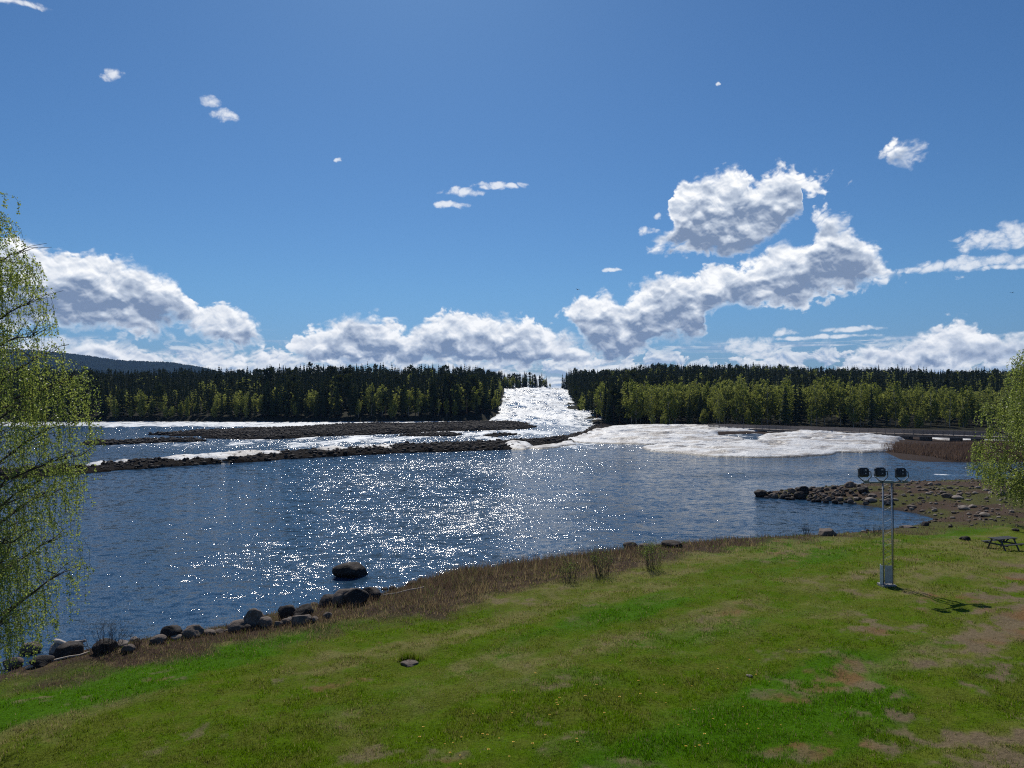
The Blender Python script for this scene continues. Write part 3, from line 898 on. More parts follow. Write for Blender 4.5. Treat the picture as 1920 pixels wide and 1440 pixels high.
for i, (k, side, x, y, hh) in enumerate(places):
    if i not in chosen: rest.append(i); continue
    lib, nm = (BIR, 'birch_tree') if k == 'birch' else (SPR, 'spruce_tree')
    if k == 'spruce' and RNG.random() < .10: lib, nm = PIN, 'pine_tree'
    j = random.randrange(len(lib) - 1 if hh > 9 else len(lib))
    if hh < 8 and k == 'birch': j = len(lib) - 1 - random.randrange(2)
    if k == 'birch': lab = BLAB['L' if side == 'L' else ('B' if x / y > 0.29 else 'R')]
    else: lab = SLAB[('E' if x > -30 else 'L') if side == 'L' else ('W' if x < 60 else 'R')]
    if nm == 'pine_tree': lab = (lab[0].replace('dark slender spruce', 'rounder crowned pine').replace('dark spruce', 'rounder crowned pine'), lab[1].replace('spruces', 'pines'))
    mk_tree(nm, lib, j, x, y, hh / lib[j][0], random.random() * 6.28, *lab, z=HZ[i])
# the mass of the forest, merged
def merge(prot, idx, name, mat, kind, seed):
    r = np.random.default_rng(seed); VV, FF, o = [], [], 0
    for i in idx:
        x, y, hh = places[i][2:]
        h, V, F = prot[r.integers(len(prot))]
        s = hh / h; a = r.random() * 6.28; c, sn = math.cos(a), math.sin(a); wv = s * (0.9 + .35 * r.random())
        U = np.stack([(V[:, 0] * c - V[:, 1] * sn) * wv + x, (V[:, 0] * sn + V[:, 1] * c) * wv + y, V[:, 2] * s + HZ[i]], 1)
        VV.append(U); FF.append(F + o); o += len(V)
    return mesh_np(name, np.concatenate(VV), np.concatenate(FF), [mat])
pS = [(h, *spruce_np(h, r, 11, 7, rg)) for h, r in ((15, 2.4), (12, 2.4), (16.5, 2.0), (14, 2.0), (10, 2.2), (17, 2.2), (13, 1.7), (15, 2.2), (11, 1.9))] + [(h, *pine_np(h, rg, 170)) for h in (14,)]
pB = [(h, *broad_np(h, r, rg, 260, 0.48)) for h, r in ((12.5, 2.8), (11, 2.5), (13, 2.6))]
iS = [i for i in rest if places[i][0] == 'spruce']; iB = [i for i in rest if places[i][0] == 'birch']
tag(link('conifer_forest', merge(pS, iS, 'conifer_forest', m_spruce, 'spruce', 1)), kind='stuff')
tag(link('birch_forest', merge(pB, iB, 'birch_forest', m_birch, 'birch', 2)), kind='stuff')
print('TREES', len(places), len(chosen), len(iS), len(iB))

# ------------------------------------------------------------------ the two weeping birches near the camera
def near_leaf(name, c1, c2):
    m, t, b = material(name)
    a = t.attr('tint')
    col = t.mix(a, c1, c2)
    bsdf_set(t, b, col=col, rough=0.42, spec=0.5)
    tr = t.new('ShaderNodeBsdfTranslucent'); t.put(tr.inputs['Color'], t.vmath('SCALE', col, scale=1.95))
    mx = t.new('ShaderNodeMixShader'); mx.inputs[0].default_value = 0.55
    t.l.new(b.outputs[0], mx.inputs[1]); t.l.new(tr.outputs[0], mx.inputs[2])
    t.l.new(mx.outputs[0], t.n['Material Output'].inputs['Surface'])
    return m


m_bleaf = near_leaf('fresh_birch_leaves', (0.095, 0.138, 0.026), (0.25, 0.285, 0.062))


def weeping_birch(name, base, H, prof, seed, n_limb, n_strand, leaf, label, group, r_tr=0.2, dens=0.052, hang=(0.7, 2.6), side=None, cut=0.0):
    """prof: (height, crown radius); limbs rise from the trunk and long strands of leaves hang from their twigs"""
    rg = np.random.default_rng(seed)
    ph = [p[0] for p in prof]; pr = [p[1] for p in prof]
    def env(z, a): return np.interp(z, ph, pr) * (0.70 + 0.50 * fbm(np.array([a * 1.3 + 9]), np.array([z * 0.75]), seed, 3)[0])
    root = empty(name, base); tag(root, label, 'birch', group)
    tb = MB()
    tp = [Vector((0.25 * math.sin(q * 4), 0.2 * math.cos(q * 3) - .2, H * q)) for q in np.linspace(0, 1, 14)]
    tb.tube(tp, [r_tr * (1 - .93 * q ** .8) + 0.008 for q in np.linspace(0, 1, 14)], 9)
    def trunk_at(z):
        q = min(max(z / H, 0), 1) * 13; i = min(int(q), 12); return tp[i].lerp(tp[i + 1], q - i)
    starts = []; own = []
    lb = MB()
    for i in range(n_limb):
        q = (i + .5) / n_limb
        z1 = H * (0.22 + 0.76 * q)
        a = i * 2.399 + rg.normal(0, .25)
        if side is not None: a = (0 if side > 0 else math.pi) + (a % 6.283 - math.pi) * .88
        L = env(z1, a) * (0.66 + .32 * rg.random())
        z0 = max(0.10 * H, z1 - L * (0.55 + .5 * rg.random()))
        p0 = trunk_at(z0); n = 7
        pts = []
        for k in range(n):
            s = k / (n - 1)
            zz = z0 + (z1 - z0) * (1.25 * s - .30 * s ** 3) / .95 + rg.normal(0, .05)
            rr = L * s ** 1.15
            aa = a + 0.25 * math.sin(3 * s + i)
            pts.append(Vector((p0.x + rr * math.cos(aa), p0.y + rr * math.sin(aa), zz)))
        r0 = r_tr * 0.30 * (1 - .6 * q) + .010
        lb.tube(pts, [r0 * (1 - .85 * k / (n - 1)) for k in range(n)], 6, False)
        for k in range(2, n):
            for _ in range(3 if k < n - 2 else 4):
                pa = pts[k - 1].lerp(pts[k], rg.random())
                ta = a + rg.normal(0, 1.0); tl = (0.35 + .9 * rg.random()) * (0.5 + 0.16 * L)
                pb = pa + Vector((math.cos(ta) * tl, math.sin(ta) * tl, tl * (0.25 + .3 * rg.random())))
                pm = pa.lerp(pb, .5) + Vector((0, 0, .08))
                lb.tube([pa, pm, pb], [r0 * .32 * (1 - .6 * k / n) + .006, .007, .005], 4, False)
                starts += [pm, pb, pa.lerp(pb, .75)]; own += [i] * 3
        starts += [pts[-1], pts[-1], pts[-2]]; own += [i] * 3
    # top leader
    for z in np.linspace(H * .8, H * .995, 10): starts.append(trunk_at(z)); own.append(n_limb)
    starts = np.array([tuple(p) for p in starts])
    # strands
    wl_ = np.append(rg.uniform(.32, 1.0, n_limb), .6)[np.array(own)]
    idx = rg.choice(len(starts), n_strand, p=wl_ / wl_.sum())
    P, C = [], []
    sv_, sf_ = [], []
    for q in idx:
        p = starts[q] + rg.normal(0, .22, 3)
        if side is not None and p[0] * side < cut: continue
        a = math.atan2(p[1], p[0]) + rg.normal(0, .6)
        Ls = (hang[0] + (hang[1] - hang[0]) * rg.random() ** 1.6) * (0.55 if p[2] > .8 * H else 1.0)
        out = rg.uniform(.05, .75)
        n = max(4, int(Ls / 0.22)); pts = []
        dr = np.array([math.cos(a), math.sin(a)])
        sway = rg.normal(0, .10, 2)
        for k in range(n + 1):
            s = k / n
            pts.append((p[0] + dr[0] * out * math.sin(min(1, s * 2.2) * 1.57) + sway[0] * s * s, p[1] + dr[1] * out * math.sin(min(1, s * 2.2) * 1.57) + sway[1] * s * s,
                        p[2] + 0.10 * math.sin(min(1, s * 3) * 3.14) - Ls * (s ** 1.25)))
        pts = np.array(pts)
        e = env(pts[:, 2].mean(), math.atan2(pts[-1, 1], pts[-1, 0]))
        rr = np.hypot(pts[:, 0], pts[:, 1])
        keep = (rr < np.interp(pts[:, 2], ph, pr) * rg.uniform(.86, 1.08)) & (pts[:, 2] > ph[0] + rg.random() * 1.0)
        if keep.sum() < 3: continue
        last = len(keep) if keep.all() else int(np.argmin(keep))
        if last < 3: continue
        pts = pts[:last]
        w = 0.0045
        i0 = len(sv_)
        for k in range(len(pts)):
            for m in range(3): sv_.append(pts[k] + w * (1.3 - k / len(pts)) * np.array([math.cos(m * 2.1), math.sin(m * 2.1), 0]))
        for k in range(len(pts) - 1):
            for m in range(3):
                m2 = (m + 1) % 3
                sf_.append((i0 + k * 3 + m, i0 + k * 3 + m2, i0 + k * 3 + 3 + m2, i0 + k * 3 + 3 + m))
        nl = int(len(pts) * 0.22 / dens * (0.5 + rg.random()))
        tt = rg.random(nl) * (len(pts) - 1); ii = tt.astype(int); ff = (tt - ii)[:, None]
        LP = pts[ii] * (1 - ff) + pts[np.minimum(ii + 1, len(pts) - 1)] * ff + rg.normal(0, .035, (nl, 3))
        P.append(LP); C.append(np.full(nl, rg.random()))
    P = np.concatenate(P); C = np.concatenate(C); n = len(P)
    tint = np.clip(C * .6 + .4 * rg.random(n) + .12 * (P[:, 2] / H - .5), 0, 1)
    a = rg.normal(0, .6, (n, 3)); a[:, 2] -= .7; a /= np.linalg.norm(a, axis=1)[:, None]
    b_ = np.cross(a, rg.normal(0, 1, (n, 3))); b_ /= np.linalg.norm(b_, axis=1)[:, None]
    w = (leaf * (0.55 + .7 * rg.random(n)))[:, None]
    V = np.stack([P, P + a * w * .5 + b_ * w * .42, P + a * w * 1.05, P + a * w * .5 - b_ * w * .42], 1).reshape(-1, 3)
    F = np.arange(n * 4).reshape(n, 4)
    link('crown', mesh_np('birch_leaves', V, F, [m_bleaf], attrs={'tint': np.repeat(tint, 4)}), root)
    tr = tb.build('trunk', m_bbark, root, True)
    lb.build('limbs', m_twig, root, True)
    link('hanging_twigs', mesh_np('hanging_twigs', np.array(sv_), np.array(sf_), [m_twig]), root)
    print(name, 'leaves', n, 'strands', len(idx))
    return root


# left tree: trunk just outside the frame, hangs over the bank
DL = 21.0
def at_depth(px, py, y):
    d = ray(px, py); k = y / d[1]; return np.array([d[0] * k, y, CAM_Z + d[2] * k])
bl = at_depth(-62, 900, DL); zb = tz(bl[0], DL)
sil = [(1292, 40), (1250, 62), (1215, 100), (1180, 118), (1150, 128), (1100, 158), (1060, 166), (1030, 150), (1000, 128), (960, 142), (920, 150), (880, 172), (840, 186), (800, 180), (760, 172),
       (720, 158), (690, 150), (660, 122), (620, 104), (560, 96), (510, 86), (480, 66), (455, 34), (420, 30), (385, 24), (352, 14)]
prof = []
for py, px in sil:
    q = at_depth(px, py, DL); prof.append((q[2] - zb, q[0] - bl[0] - 0.02))
prof.append((prof[-1][0] + 0.6, 0.35))
weeping_birch('birch_tree', (bl[0], DL, zb - .1), prof[-1][0], prof, 5, 46, 2700, 0.056, 'large weeping birch with hanging leafy strands at the left edge, nearest tree', 'weeping birches on the near bank', 0.19, 0.030, (0.6, 2.3), 1, -4.0)
DR = 57.0
br = at_depth(1985, 900, DR); zb = tz(br[0], DR)
sil = [(966, 1892), (950, 1880), (930, 1872), (910, 1850), (885, 1838), (850, 1829), (815, 1832), (785, 1842), (755, 1852), (720, 1868), (690, 1885), (665, 1900), (645, 1917), (615, 1945), (590, 1968)]
prof = []
for py, px in sil:
    q = at_depth(px, py, DR); prof.append((q[2] - zb, br[0] - q[0]))
prof.append((prof[-1][0] + .5, .3))
weeping_birch('birch_tree', (br[0], DR, zb - .1), prof[-1][0], prof, 8, 50, 5600, 0.112, 'weeping birch at the right edge beside the picnic table, hanging over the bank', 'weeping birches on the near bank', 0.22, 0.058, (0.8, 2.8), -1, -6.0)

# ------------------------------------------------------------------ grass, brush, stones
m_grass, t, b = material('grass_blades')
ac = t.attr('cover', True)
bsdf_set(t, b, col=ac, rough=0.6, spec=0.06)
tr = t.new('ShaderNodeBsdfTranslucent'); t.put(tr.inputs['Color'], t.vmath('SCALE', ac, scale=1.8))
mx = t.new('ShaderNodeMixShader'); mx.inputs[0].default_value = 0.48
t.l.new(b.outputs[0], mx.inputs[1]); t.l.new(tr.outputs[0], mx.inputs[2]); t.l.new(mx.outputs[0], t.n['Material Output'].inputs['Surface'])


def blades(x, y, z, h, w, col, r, lean=0.55):
    n = len(x); a = r.random(n) * 6.283
    dx, dy = np.cos(a) * w, np.sin(a) * w
    la = r.random(n) * 6.283; L = h * lean * r.random(n)
    P0 = np.stack([x - dx, y - dy, z], 1); P1 = np.stack([x + dx, y + dy, z], 1)
    P2 = np.stack([x + np.cos(la) * L, y + np.sin(la) * L, z + h], 1)
    V = np.stack([P0, P1, P2], 1).reshape(-1, 3)
    return V, np.arange(3 * n).reshape(n, 3), np.repeat(col, 3, 0)


r5 = np.random.default_rng(50)
# seeds spread evenly over the view, clumped in tufts
N = 210000
inv = r5.uniform(1 / 62.0, 1 / 11.5, N); Dg = 1 / inv; Ag = r5.uniform(R(-37.5), R(37.5), N)
x, y = Dg * np.sin(Ag), Dg * np.cos(Ag)
d, spit, belt, bare, dry, lush, n3 = cover(x, y)
tuft = fbm(x * 1.1, y * 1.1, 501, 3); tuft2 = fbm(x * .35, y * .35, 502, 3)
k = (d > 0.6) & (r5.random(N) > bare * 0.93) & (r5.random(N) > belt * 0.75) & (r5.random(N) > spit * 0.85) & (r5.random(N) < 0.35 + 1.3 * sstep(.3, .7, tuft))
x, y, Dg = x[k], y[k], Dg[k]
gt = on_ground(768, 1238)
xt = gt[0] + r5.normal(0, .22, 150); yt = gt[1] + .1 + r5.normal(0, .09, 150)
cm = np.arange(len(x)); x = np.concatenate([x, xt]); y = np.concatenate([y, yt]); Dg = np.concatenate([Dg, np.full(150, gt[1])])
ext = lambda a, v: np.concatenate([a, np.full(150, v)])
tuft_k, tuft2_k, lush_k, dry_k = ext(tuft[k], 1.0), ext(tuft2[k], 1.0), ext(lush[k], .6), ext(dry[k], 0.0)
# each seed a little bunch of blades
M = 4
xs = np.repeat(x, M) + r5.normal(0, .035, len(x) * M) * np.repeat(np.maximum(1, Dg / 22), M); ys = np.repeat(y, M) + r5.normal(0, .035, len(x) * M) * np.repeat(np.maximum(1, Dg / 22), M)
Dm_ = np.repeat(Dg, M); tz_ = terrain(xs, ys)
tf = np.repeat(tuft_k * .5 + tuft2_k * .5, M); lu = np.repeat(lush_k, M)
h = (0.025 + 0.085 * r5.random(len(xs)) ** 1.5 + .10 * (tf > .99)) * (0.65 + .75 * sstep(.40, .68, tf)) * (1 + .25 * lu) * np.maximum(1, Dm_ / 34)
c = cover_col(xs, ys, True)
c = c * (0.45 + 1.15 * r5.random(len(xs)) ** 1.3)[:, None]
st_ = r5.random(len(xs)) < 0.05 + .22 * np.repeat(dry_k, M)
c[st_] = STRAW * (0.7 + .6 * r5.random(st_.sum()))[:, None]
V, F, C = blades(xs, ys, tz_ - .005, h, 0.0055 * np.maximum(1, Dm_ / 17), c, r5)
grass = link('grass', mesh_np('grass', V, F, [m_grass], attrs={'cover': C})); tag(grass, 'short patchy spring grass covering the sloping lawn', kind='stuff')

# dry brown brush in the belt along the water and on the spit
N = 520000
inv = r5.uniform(1 / 108.0, 1 / 22.0, N); Dg = 1 / inv; Ag = r5.uniform(R(-38), R(39), N)
x, y = Dg * np.sin(Ag), Dg * np.cos(Ag)
d, spit, belt, bare, dry, lush, n3 = cover(x, y)
den = fbm(x * .5, y * .5, 521, 3)
thick = np.exp(-((x - 1.5) / 11.0) ** 2)                                    # the thicket of low willow in the middle
k = (d > 0.15) & (((r5.random(N) < belt * (0.25 + 1.2 * sstep(.35, .65, den)) * (0.35 + .65 * thick + .25 * (x > 12))) & (x > -17)) | (r5.random(N) < 0.30 * belt) | (r5.random(N) < spit * 0.75 * sstep(.40, .58, den)))
x, y, Dg, d, sp_, th = x[k], y[k], Dg[k], d[k], spit[k], thick[k]
z = terrain(x, y)
h = (0.10 + .25 * r5.random(len(x)) ** 1.3) * (0.50 + 2.0 * th * sstep(0.0, 1.5, d) * sstep(8.5, 3, d) + .5 * (x > 12)) * (1 - .45 * sp_)
q = r5.random(len(x))
c = lerp(np.tile(np.array([0.045, 0.031, 0.024]), (len(x), 1)), np.array([0.115, 0.080, 0.052]), q)
str_ = r5.random(len(x)) < 0.12 + .35 * sstep(3.5, 6.5, d); c[str_] = STRAW * (0.6 + .6 * r5.random(str_.sum()))[:, None]
grn = r5.random(len(x)) < 0.10 + .2 * sp_; c[grn] = np.array([0.075, 0.095, 0.025])
V, F, C = blades(x, y, z - .02, h, 0.007 * np.maximum(1, Dg / 22), c, r5, 0.9)
tag(link('dry_brush', mesh_np('dry_brush', V, F, [m_grass], attrs={'cover': C}), None), 'low leafless brown brush and dead grass along the water', kind='stuff')

# brown willow thicket on the low land beyond the channel, right
N = 110000
x = r5.uniform(75, 190, N); y = r5.uniform(120, 182, N)
dr = sd_poly(RIGHT, x, y)
den = fbm(x * .08, y * .12, 531, 3)
fr = np.interp(x, [75, 85, 93, 100, 190], [152, 152, 156, 164, 178])
k = (dr > 0.5) & (y < fr + 6 * (den - .5) * 4) & (np.abs(x / y) < .8) & (x > 0.505 * y)
x, y = x[k], y[k]; z = terrain(x, y)
c = lerp(np.tile(np.array([0.055, 0.036, 0.030]), (len(x), 1)), np.array([0.105, 0.072, 0.050]), r5.random(len(x)))
V, F, C = blades(x, y, z - .05, .5 + .9 * r5.random(len(x)), 0.05, c, r5, 0.8)
tag(link('willow_scrub', mesh_np('willow_scrub', V, F, [m_grass], attrs={'cover': C})), 'leafless brown willow scrub on the low point before the footbridge', kind='stuff')

# ------------------------------------------------------------------ stones
def stone_mat(name, c1, c2, c3):
    m, t, b = material(name)
    P = t.obj(); oi = t.new('ShaderNodeObjectInfo')
    P = t.vmath('ADD', P, t.vmath('SCALE', t.comb(oi.outputs['Random'], 1.0, oi.outputs['Random']), scale=40.0))
    n = t.noise(P, 2.2, 5.0, 0.65); f = t.noise(P, 16.0, 4.0, 0.6); l = t.noise(P, 5.0, 3.0, 0.5)
    col = t.mix(t.step(.35, .65, n), c1, c2)
    col = t.mix(t.math('MULTIPLY', t.step(.60, .70, l), .55), col, c3)
    v = t.lin(.3, .7, f, .72, 1.22); col = t.mix(1.0, col, t.comb(v, v, v), 'MULTIPLY')
    bsdf_set(t, b, col=col, rough=t.lin(.3, .7, f, .7, .95), spec=0.2, normal=t.bump(t.math('ADD', f, n), 0.55, 0.06))
    return m


m_stone = stone_mat('weathered_stone', (0.105, 0.082, 0.068), (0.180, 0.138, 0.110), (0.24, 0.22, 0.19))
m_dark = stone_mat('dark_wet_stone', (0.020, 0.017, 0.016), (0.050, 0.038, 0.032), (0.085, 0.070, 0.060))
m_pale = stone_mat('pale_stone', (0.20, 0.165, 0.135), (0.30, 0.25, 0.21), (0.36, 0.34, 0.30))


def stone_bm(seed, sub, rough=0.20, flat=0.0, cuts=7):
    rs = random.Random(seed)
    bm = bmesh.new(); bmesh.ops.create_icosphere(bm, subdivisions=sub, radius=0.5)
    pl = []
    for _ in range(cuts):
        nrm = Vector((rs.gauss(0, 1), rs.gauss(0, 1), rs.gauss(0, .8))).normalized(); pl.append((nrm, 0.29 + .15 * rs.random()))
    o = Vector((seed * 3.1, seed * 1.7, 0))
    for v in bm.verts:
        p = v.co.copy()
        for nrm, dd in pl:
            e = p.dot(nrm) - dd
            if e > 0: p -= nrm * e * 0.85
        s = 1 + rough * mnoise.noise(p * 2.3 + o) + rough * .4 * mnoise.noise(p * 6 + o)
        v.co = p * s
        if v.co.z < -0.3: v.co.z = -0.3 + (v.co.z + .3) * .3
    return bm


def stone_mesh(name, seed, sub, mat, **k):
    bm = stone_bm(seed, sub, **k); me = bpy.data.meshes.new(name); bm.to_mesh(me); bm.free()
    me.materials.append(mat); me.polygons.foreach_set('use_smooth', [True] * len(me.polygons)); me.update()
    return me


ST_BIG = [stone_mesh('boulder', s, 4, m_stone) for s in range(6)]
ST_DARK = [stone_mesh('boulder', s + 20, 4, m_dark) for s in range(5)]
ST_PALE = [stone_mesh('boulder', s + 40, 3, m_pale) for s in range(3)]


def boulder(px, py, wpx, hpx, label, lib=ST_BIG, seed=0, sink=0.35, rz=None, depth=0.85, group=None, cat='boulder', name='boulder'):
    g = on_ground(px, py)
    k = g[1] / FPX
    w, h = wpx * k, hpx * k * .93
    rs = random.Random(px * 31 + py + seed)
    o = link(name, lib[(int(px) + int(py) + seed) % len(lib)], None, (g[0], g[1] + w * depth * .3, g[2] + h * (0.5 - sink) * .9), (0, 0, rs.random() * 6.28 if rz is None else rz), (w * 1.08, w * depth * 1.08, h * 1.18))
    tag(o, label, cat, group)
    return o


boulder(655, 1083, 64, 33, 'large dark boulder standing alone in the water off the shore', ST_DARK, 2, .22, 0.3, .8)
B = [(612, 1136, 40, 24, 'long low boulder at the left end of the big group lying in the water', ST_DARK), (640, 1134, 46, 32, 'rounded dark boulder in the middle of the big group at the water edge', ST_BIG),
     (664, 1136, 46, 34, 'broad dark boulder at the front of the big group at the water edge', ST_DARK), (662, 1120, 34, 22, 'topmost boulder at the back of the big group in the water', ST_BIG), (692, 1126, 42, 26, 'smooth dark boulder at the right end of the big group in the water', ST_DARK),
     (473, 1176, 38, 38, 'tall upright boulder left of the stone heap on the shore', ST_BIG), (494, 1176, 30, 22, 'flat topped boulder right of the tall upright one', ST_BIG), (441, 1183, 44, 22, 'wide flat slab left of the tall upright boulder', ST_BIG),
     (461, 1183, 20, 14, 'small round stone at the foot of the tall upright boulder', ST_DARK), (537, 1158, 42, 30, 'pointed dark boulder at the back of the stone heap by the water', ST_DARK), (566, 1158, 36, 28, 'second dark boulder at the back of the stone heap by the water', ST_DARK),
     (562, 1170, 36, 22, 'grey boulder at the front of the stone heap on the shore', ST_BIG), (533, 1170, 18, 12, 'small pale stone left in the front of the stone heap', ST_BIG), (543, 1165, 16, 10, 'small stone wedged between boulders of the stone heap', ST_PALE),
     (520, 1173, 16, 12, 'small rounded stone at the left foot of the stone heap', ST_BIG), (590, 1164, 18, 10, 'small stone at the right foot of the stone heap', ST_BIG), (613, 1158, 16, 12, 'round stone in the brush right of the stone heap', ST_BIG),
     (315, 1195, 42, 22, 'dark humped boulder on the shore right of the bare bush', ST_DARK), (358, 1194, 36, 24, 'cleft rounded boulder on the shore between the bush and the slab', ST_BIG), (330, 1197, 26, 10, 'flat pale slab in front of the humped boulder', ST_PALE),
     (292, 1206, 30, 16, 'low brown boulder just right of the bare bush', ST_BIG), (388, 1189, 26, 9, 'low flat stone at the water between boulders', ST_BIG), (410, 1186, 22, 8, 'thin flat stone left of the wide slab', ST_BIG),
     (190, 1222, 40, 34, 'round dark boulder behind the stems of the bare bush', ST_DARK), (238, 1222, 22, 16, 'small grey stone right under the bare bush', ST_BIG), (225, 1212, 24, 14, 'pale stone behind the right side of the bare bush', ST_PALE),
     (118, 1232, 56, 26, 'low dark boulder under the pale driftwood plank', ST_DARK), (104, 1222, 34, 20, 'pale rounded boulder at the water left of the bare bush', ST_PALE), (52, 1224, 34, 22, 'grey boulder at the water below the left birch', ST_BIG), (70, 1248, 40, 18, 'dark flat boulder lying below the left birch', ST_DARK),
     (20, 1252, 34, 20, 'boulder at the far left end of the shore', ST_BIG),
     (720, 1106, 14, 7, 'small dark rock breaking the surface off the brush bank', ST_DARK), (736, 1107, 18, 9, 'dark rock in shallow water beside the brush bank', ST_DARK), (772, 1097, 22, 13, 'dark rounded rock at the tip of the brush bank', ST_DARK),
     (1186, 1030, 32, 17, 'dark boulder at the water behind the leafing shrubs', ST_DARK), (1212, 1030, 24, 14, 'mossy boulder just right of the dark one behind the shrubs', ST_BIG), (1262, 1026, 44, 14, 'long flat boulder at the water right of the leafing shrubs', ST_DARK),
     (1556, 1004, 36, 19, 'grey boulder on the bank at the edge of the calm bay', ST_BIG), (1736, 986, 15, 11, 'small black boulder at the inner corner of the bay', ST_DARK), (1706, 990, 22, 6, 'reddish flat stone in the grass by the bay corner', ST_BIG),
     (1813, 1013, 20, 11, 'lone brown boulder in the lawn left of the picnic table', ST_DARK), (1907, 996, 14, 6, 'dark stone in the ash patch behind the picnic table', ST_DARK),
     (768, 1247, 34, 8, 'flat grey stone sunk in the lawn with a tuft of grass', ST_BIG), (1406, 1269, 12, 5, 'small white stone lying alone in the lawn', ST_PALE)]
for i, (px, py, w, h, lab, lib) in enumerate(B):
    q_ = 1.02 if px < 705 else 1.0
    boulder(px, py + (2 if px < 705 else 0), w * q_, h * q_ * 1.1, lab, lib, i, .22 if px < 705 else .35, cat='boulder' if w > 24 else 'stone', name='boulder' if w > 24 else 'stone')
# stones of the spit -------------------------------------------------------
rs = random.Random(77)
n = 0; got = []
while n < 84:
    px = rs.triangular(1416, 1640, 1490); q = (px - 1412) / 200
    y0 = 927 - 16 * min(1, q * 1.1); y1 = 931 + 13 * min(1, q * 1.2)
    py = rs.uniform(y0, y1)
    if px > 1585 and py > 926 and rs.random() < .8: continue
    w = rs.uniform(7, 15) + (11 if rs.random() < .22 else 0)
    if any((px - a) ** 2 + ((py - b) * 2.2) ** 2 < (0.42 * (w + c)) ** 2 for a, b, c in got): continue
    got.append((px, py, w))
    boulder(px, py + 2, w, w * rs.uniform(.55, .85), 'dark rounded boulder in the heap forming the tip of the stone spit', ST_DARK if rs.random() < .65 else ST_BIG, n, .25, group='boulders of the stone spit'); n += 1
n = 0; got = []
while n < 90:
    px = rs.uniform(1600, 1885); py = rs.uniform(908, 978)
    if py > 952 + (px - 1600) * .12: continue
    if px < 1690 and py > 948: continue
    if sd_poly(NEAR, *[np.array([v]) for v in on_ground(px, py)[:2]])[0] < 0.3: continue
    w = rs.uniform(5, 12) + (10 if rs.random() < .12 else 0)
    if any((px - a) ** 2 + ((py - b) * 2.5) ** 2 < (0.5 * (w + c)) ** 2 for a, b, c in got): continue
    got.append((px, py, w))
    boulder(px, py, w, w * rs.uniform(.4, .65), 'weathered stone scattered on the brown slope between the bay and the right birch', ST_BIG if rs.random() < .6 else ST_PALE, n, .3, group='stones on the brown slope', cat='stone', name='stone'); n += 1
boulder(1798, 936, 22, 9, 'pale pointed slab lying on the brown slope', ST_PALE, 3, .3, cat='stone', name='stone')


# gravel and cobbles: nobody could count them
def rubble(name, P, size, mats, seed, label):
    r = np.random.default_rng(seed); lib = []
    for s in range(4):
        bm = stone_bm(s + 90, 1, .15); bm.verts.ensure_lookup_table(); bm.verts.index_update()
        lib.append((np.array([v.co[:] for v in bm.verts]), np.array([[v.index for v in f.verts] for f in bm.faces]))); bm.free()
    VV, FF, MI, o = [], [], [], 0
    for (x, y, z), s in zip(P, size):
        V, F = lib[r.integers(4)]; a = r.random() * 6.28; c, n_ = math.cos(a), math.sin(a); sc = s * r.uniform(.7, 1.3, 3) * [1, 1, .7]
        W_ = V * sc
        VV.append(np.stack([W_[:, 0] * c - W_[:, 1] * n_ + x, W_[:, 0] * n_ + W_[:, 1] * c + y, W_[:, 2] + z + s * .12], 1)); FF.append(F + o); o += len(V)
        MI.append(np.full(len(F), r.integers(len(mats))))
    tag(link(name, mesh_np(name, np.concatenate(VV), np.concatenate(FF), mats, np.concatenate(MI), smooth=False)), label, kind='stuff')


PP, SS = [], []
for kx, (pl, h) in BARS.items():
    a = np.array(pl); lo, hi = np.maximum(a.min(0), [-190, 60]), a.max(0)
    n = int(min(40000, (hi - lo).prod() * 3.0))
    x = r5.uniform(lo[0], hi[0], n); y = r5.uniform(lo[1], hi[1], n); dd_ = sd_poly(pl, x, y)
    k = (dd_ > 0.0) & (np.abs(x / y) < .78) & (r5.random(n) < .75)
    x, y = x[k], y[k]; PP.append(np.stack([x, y, terrain(x, y)], 1)); SS.append(0.30 + .75 * r5.random(len(x)) ** 2.5)
PP = np.concatenate(PP); SS = np.concatenate(SS); print('gravel', len(PP))
if len(PP) > 22000: kk = r5.permutation(len(PP))[:22000]; PP, SS = PP[kk], SS[kk]
rubble('gravel', PP, SS, [m_dark], 4, 'dark cobbles covering the gravel banks in the river')
N = 2000
x = r5.uniform(24, 75, N); y = r5.uniform(58, 96, N); d, spit, *_ = cover(x, y)
k = (d > 0.1) & (spit > .5); x, y = x[k], y[k]
N2 = 2600; x2 = r5.uniform(-19, 16, N2); y2 = r5.uniform(24, 60, N2); d2 = sd_poly(NEAR, x2, y2); k = (d2 > -.4) & (d2 < 1.3) & (fbm(x2 * .3, y2 * .3, 611, 3) > .42)
x = np.concatenate([x, x2[k]]); y = np.concatenate([y, y2[k]])
rubble('rubble', np.stack([x, y, terrain(x, y)], 1), 0.10 + .38 * r5.random(len(x)) ** 2.5, [m_stone, m_stone, m_dark, m_pale], 6, 'small stones strewn along the shore and over the spit')

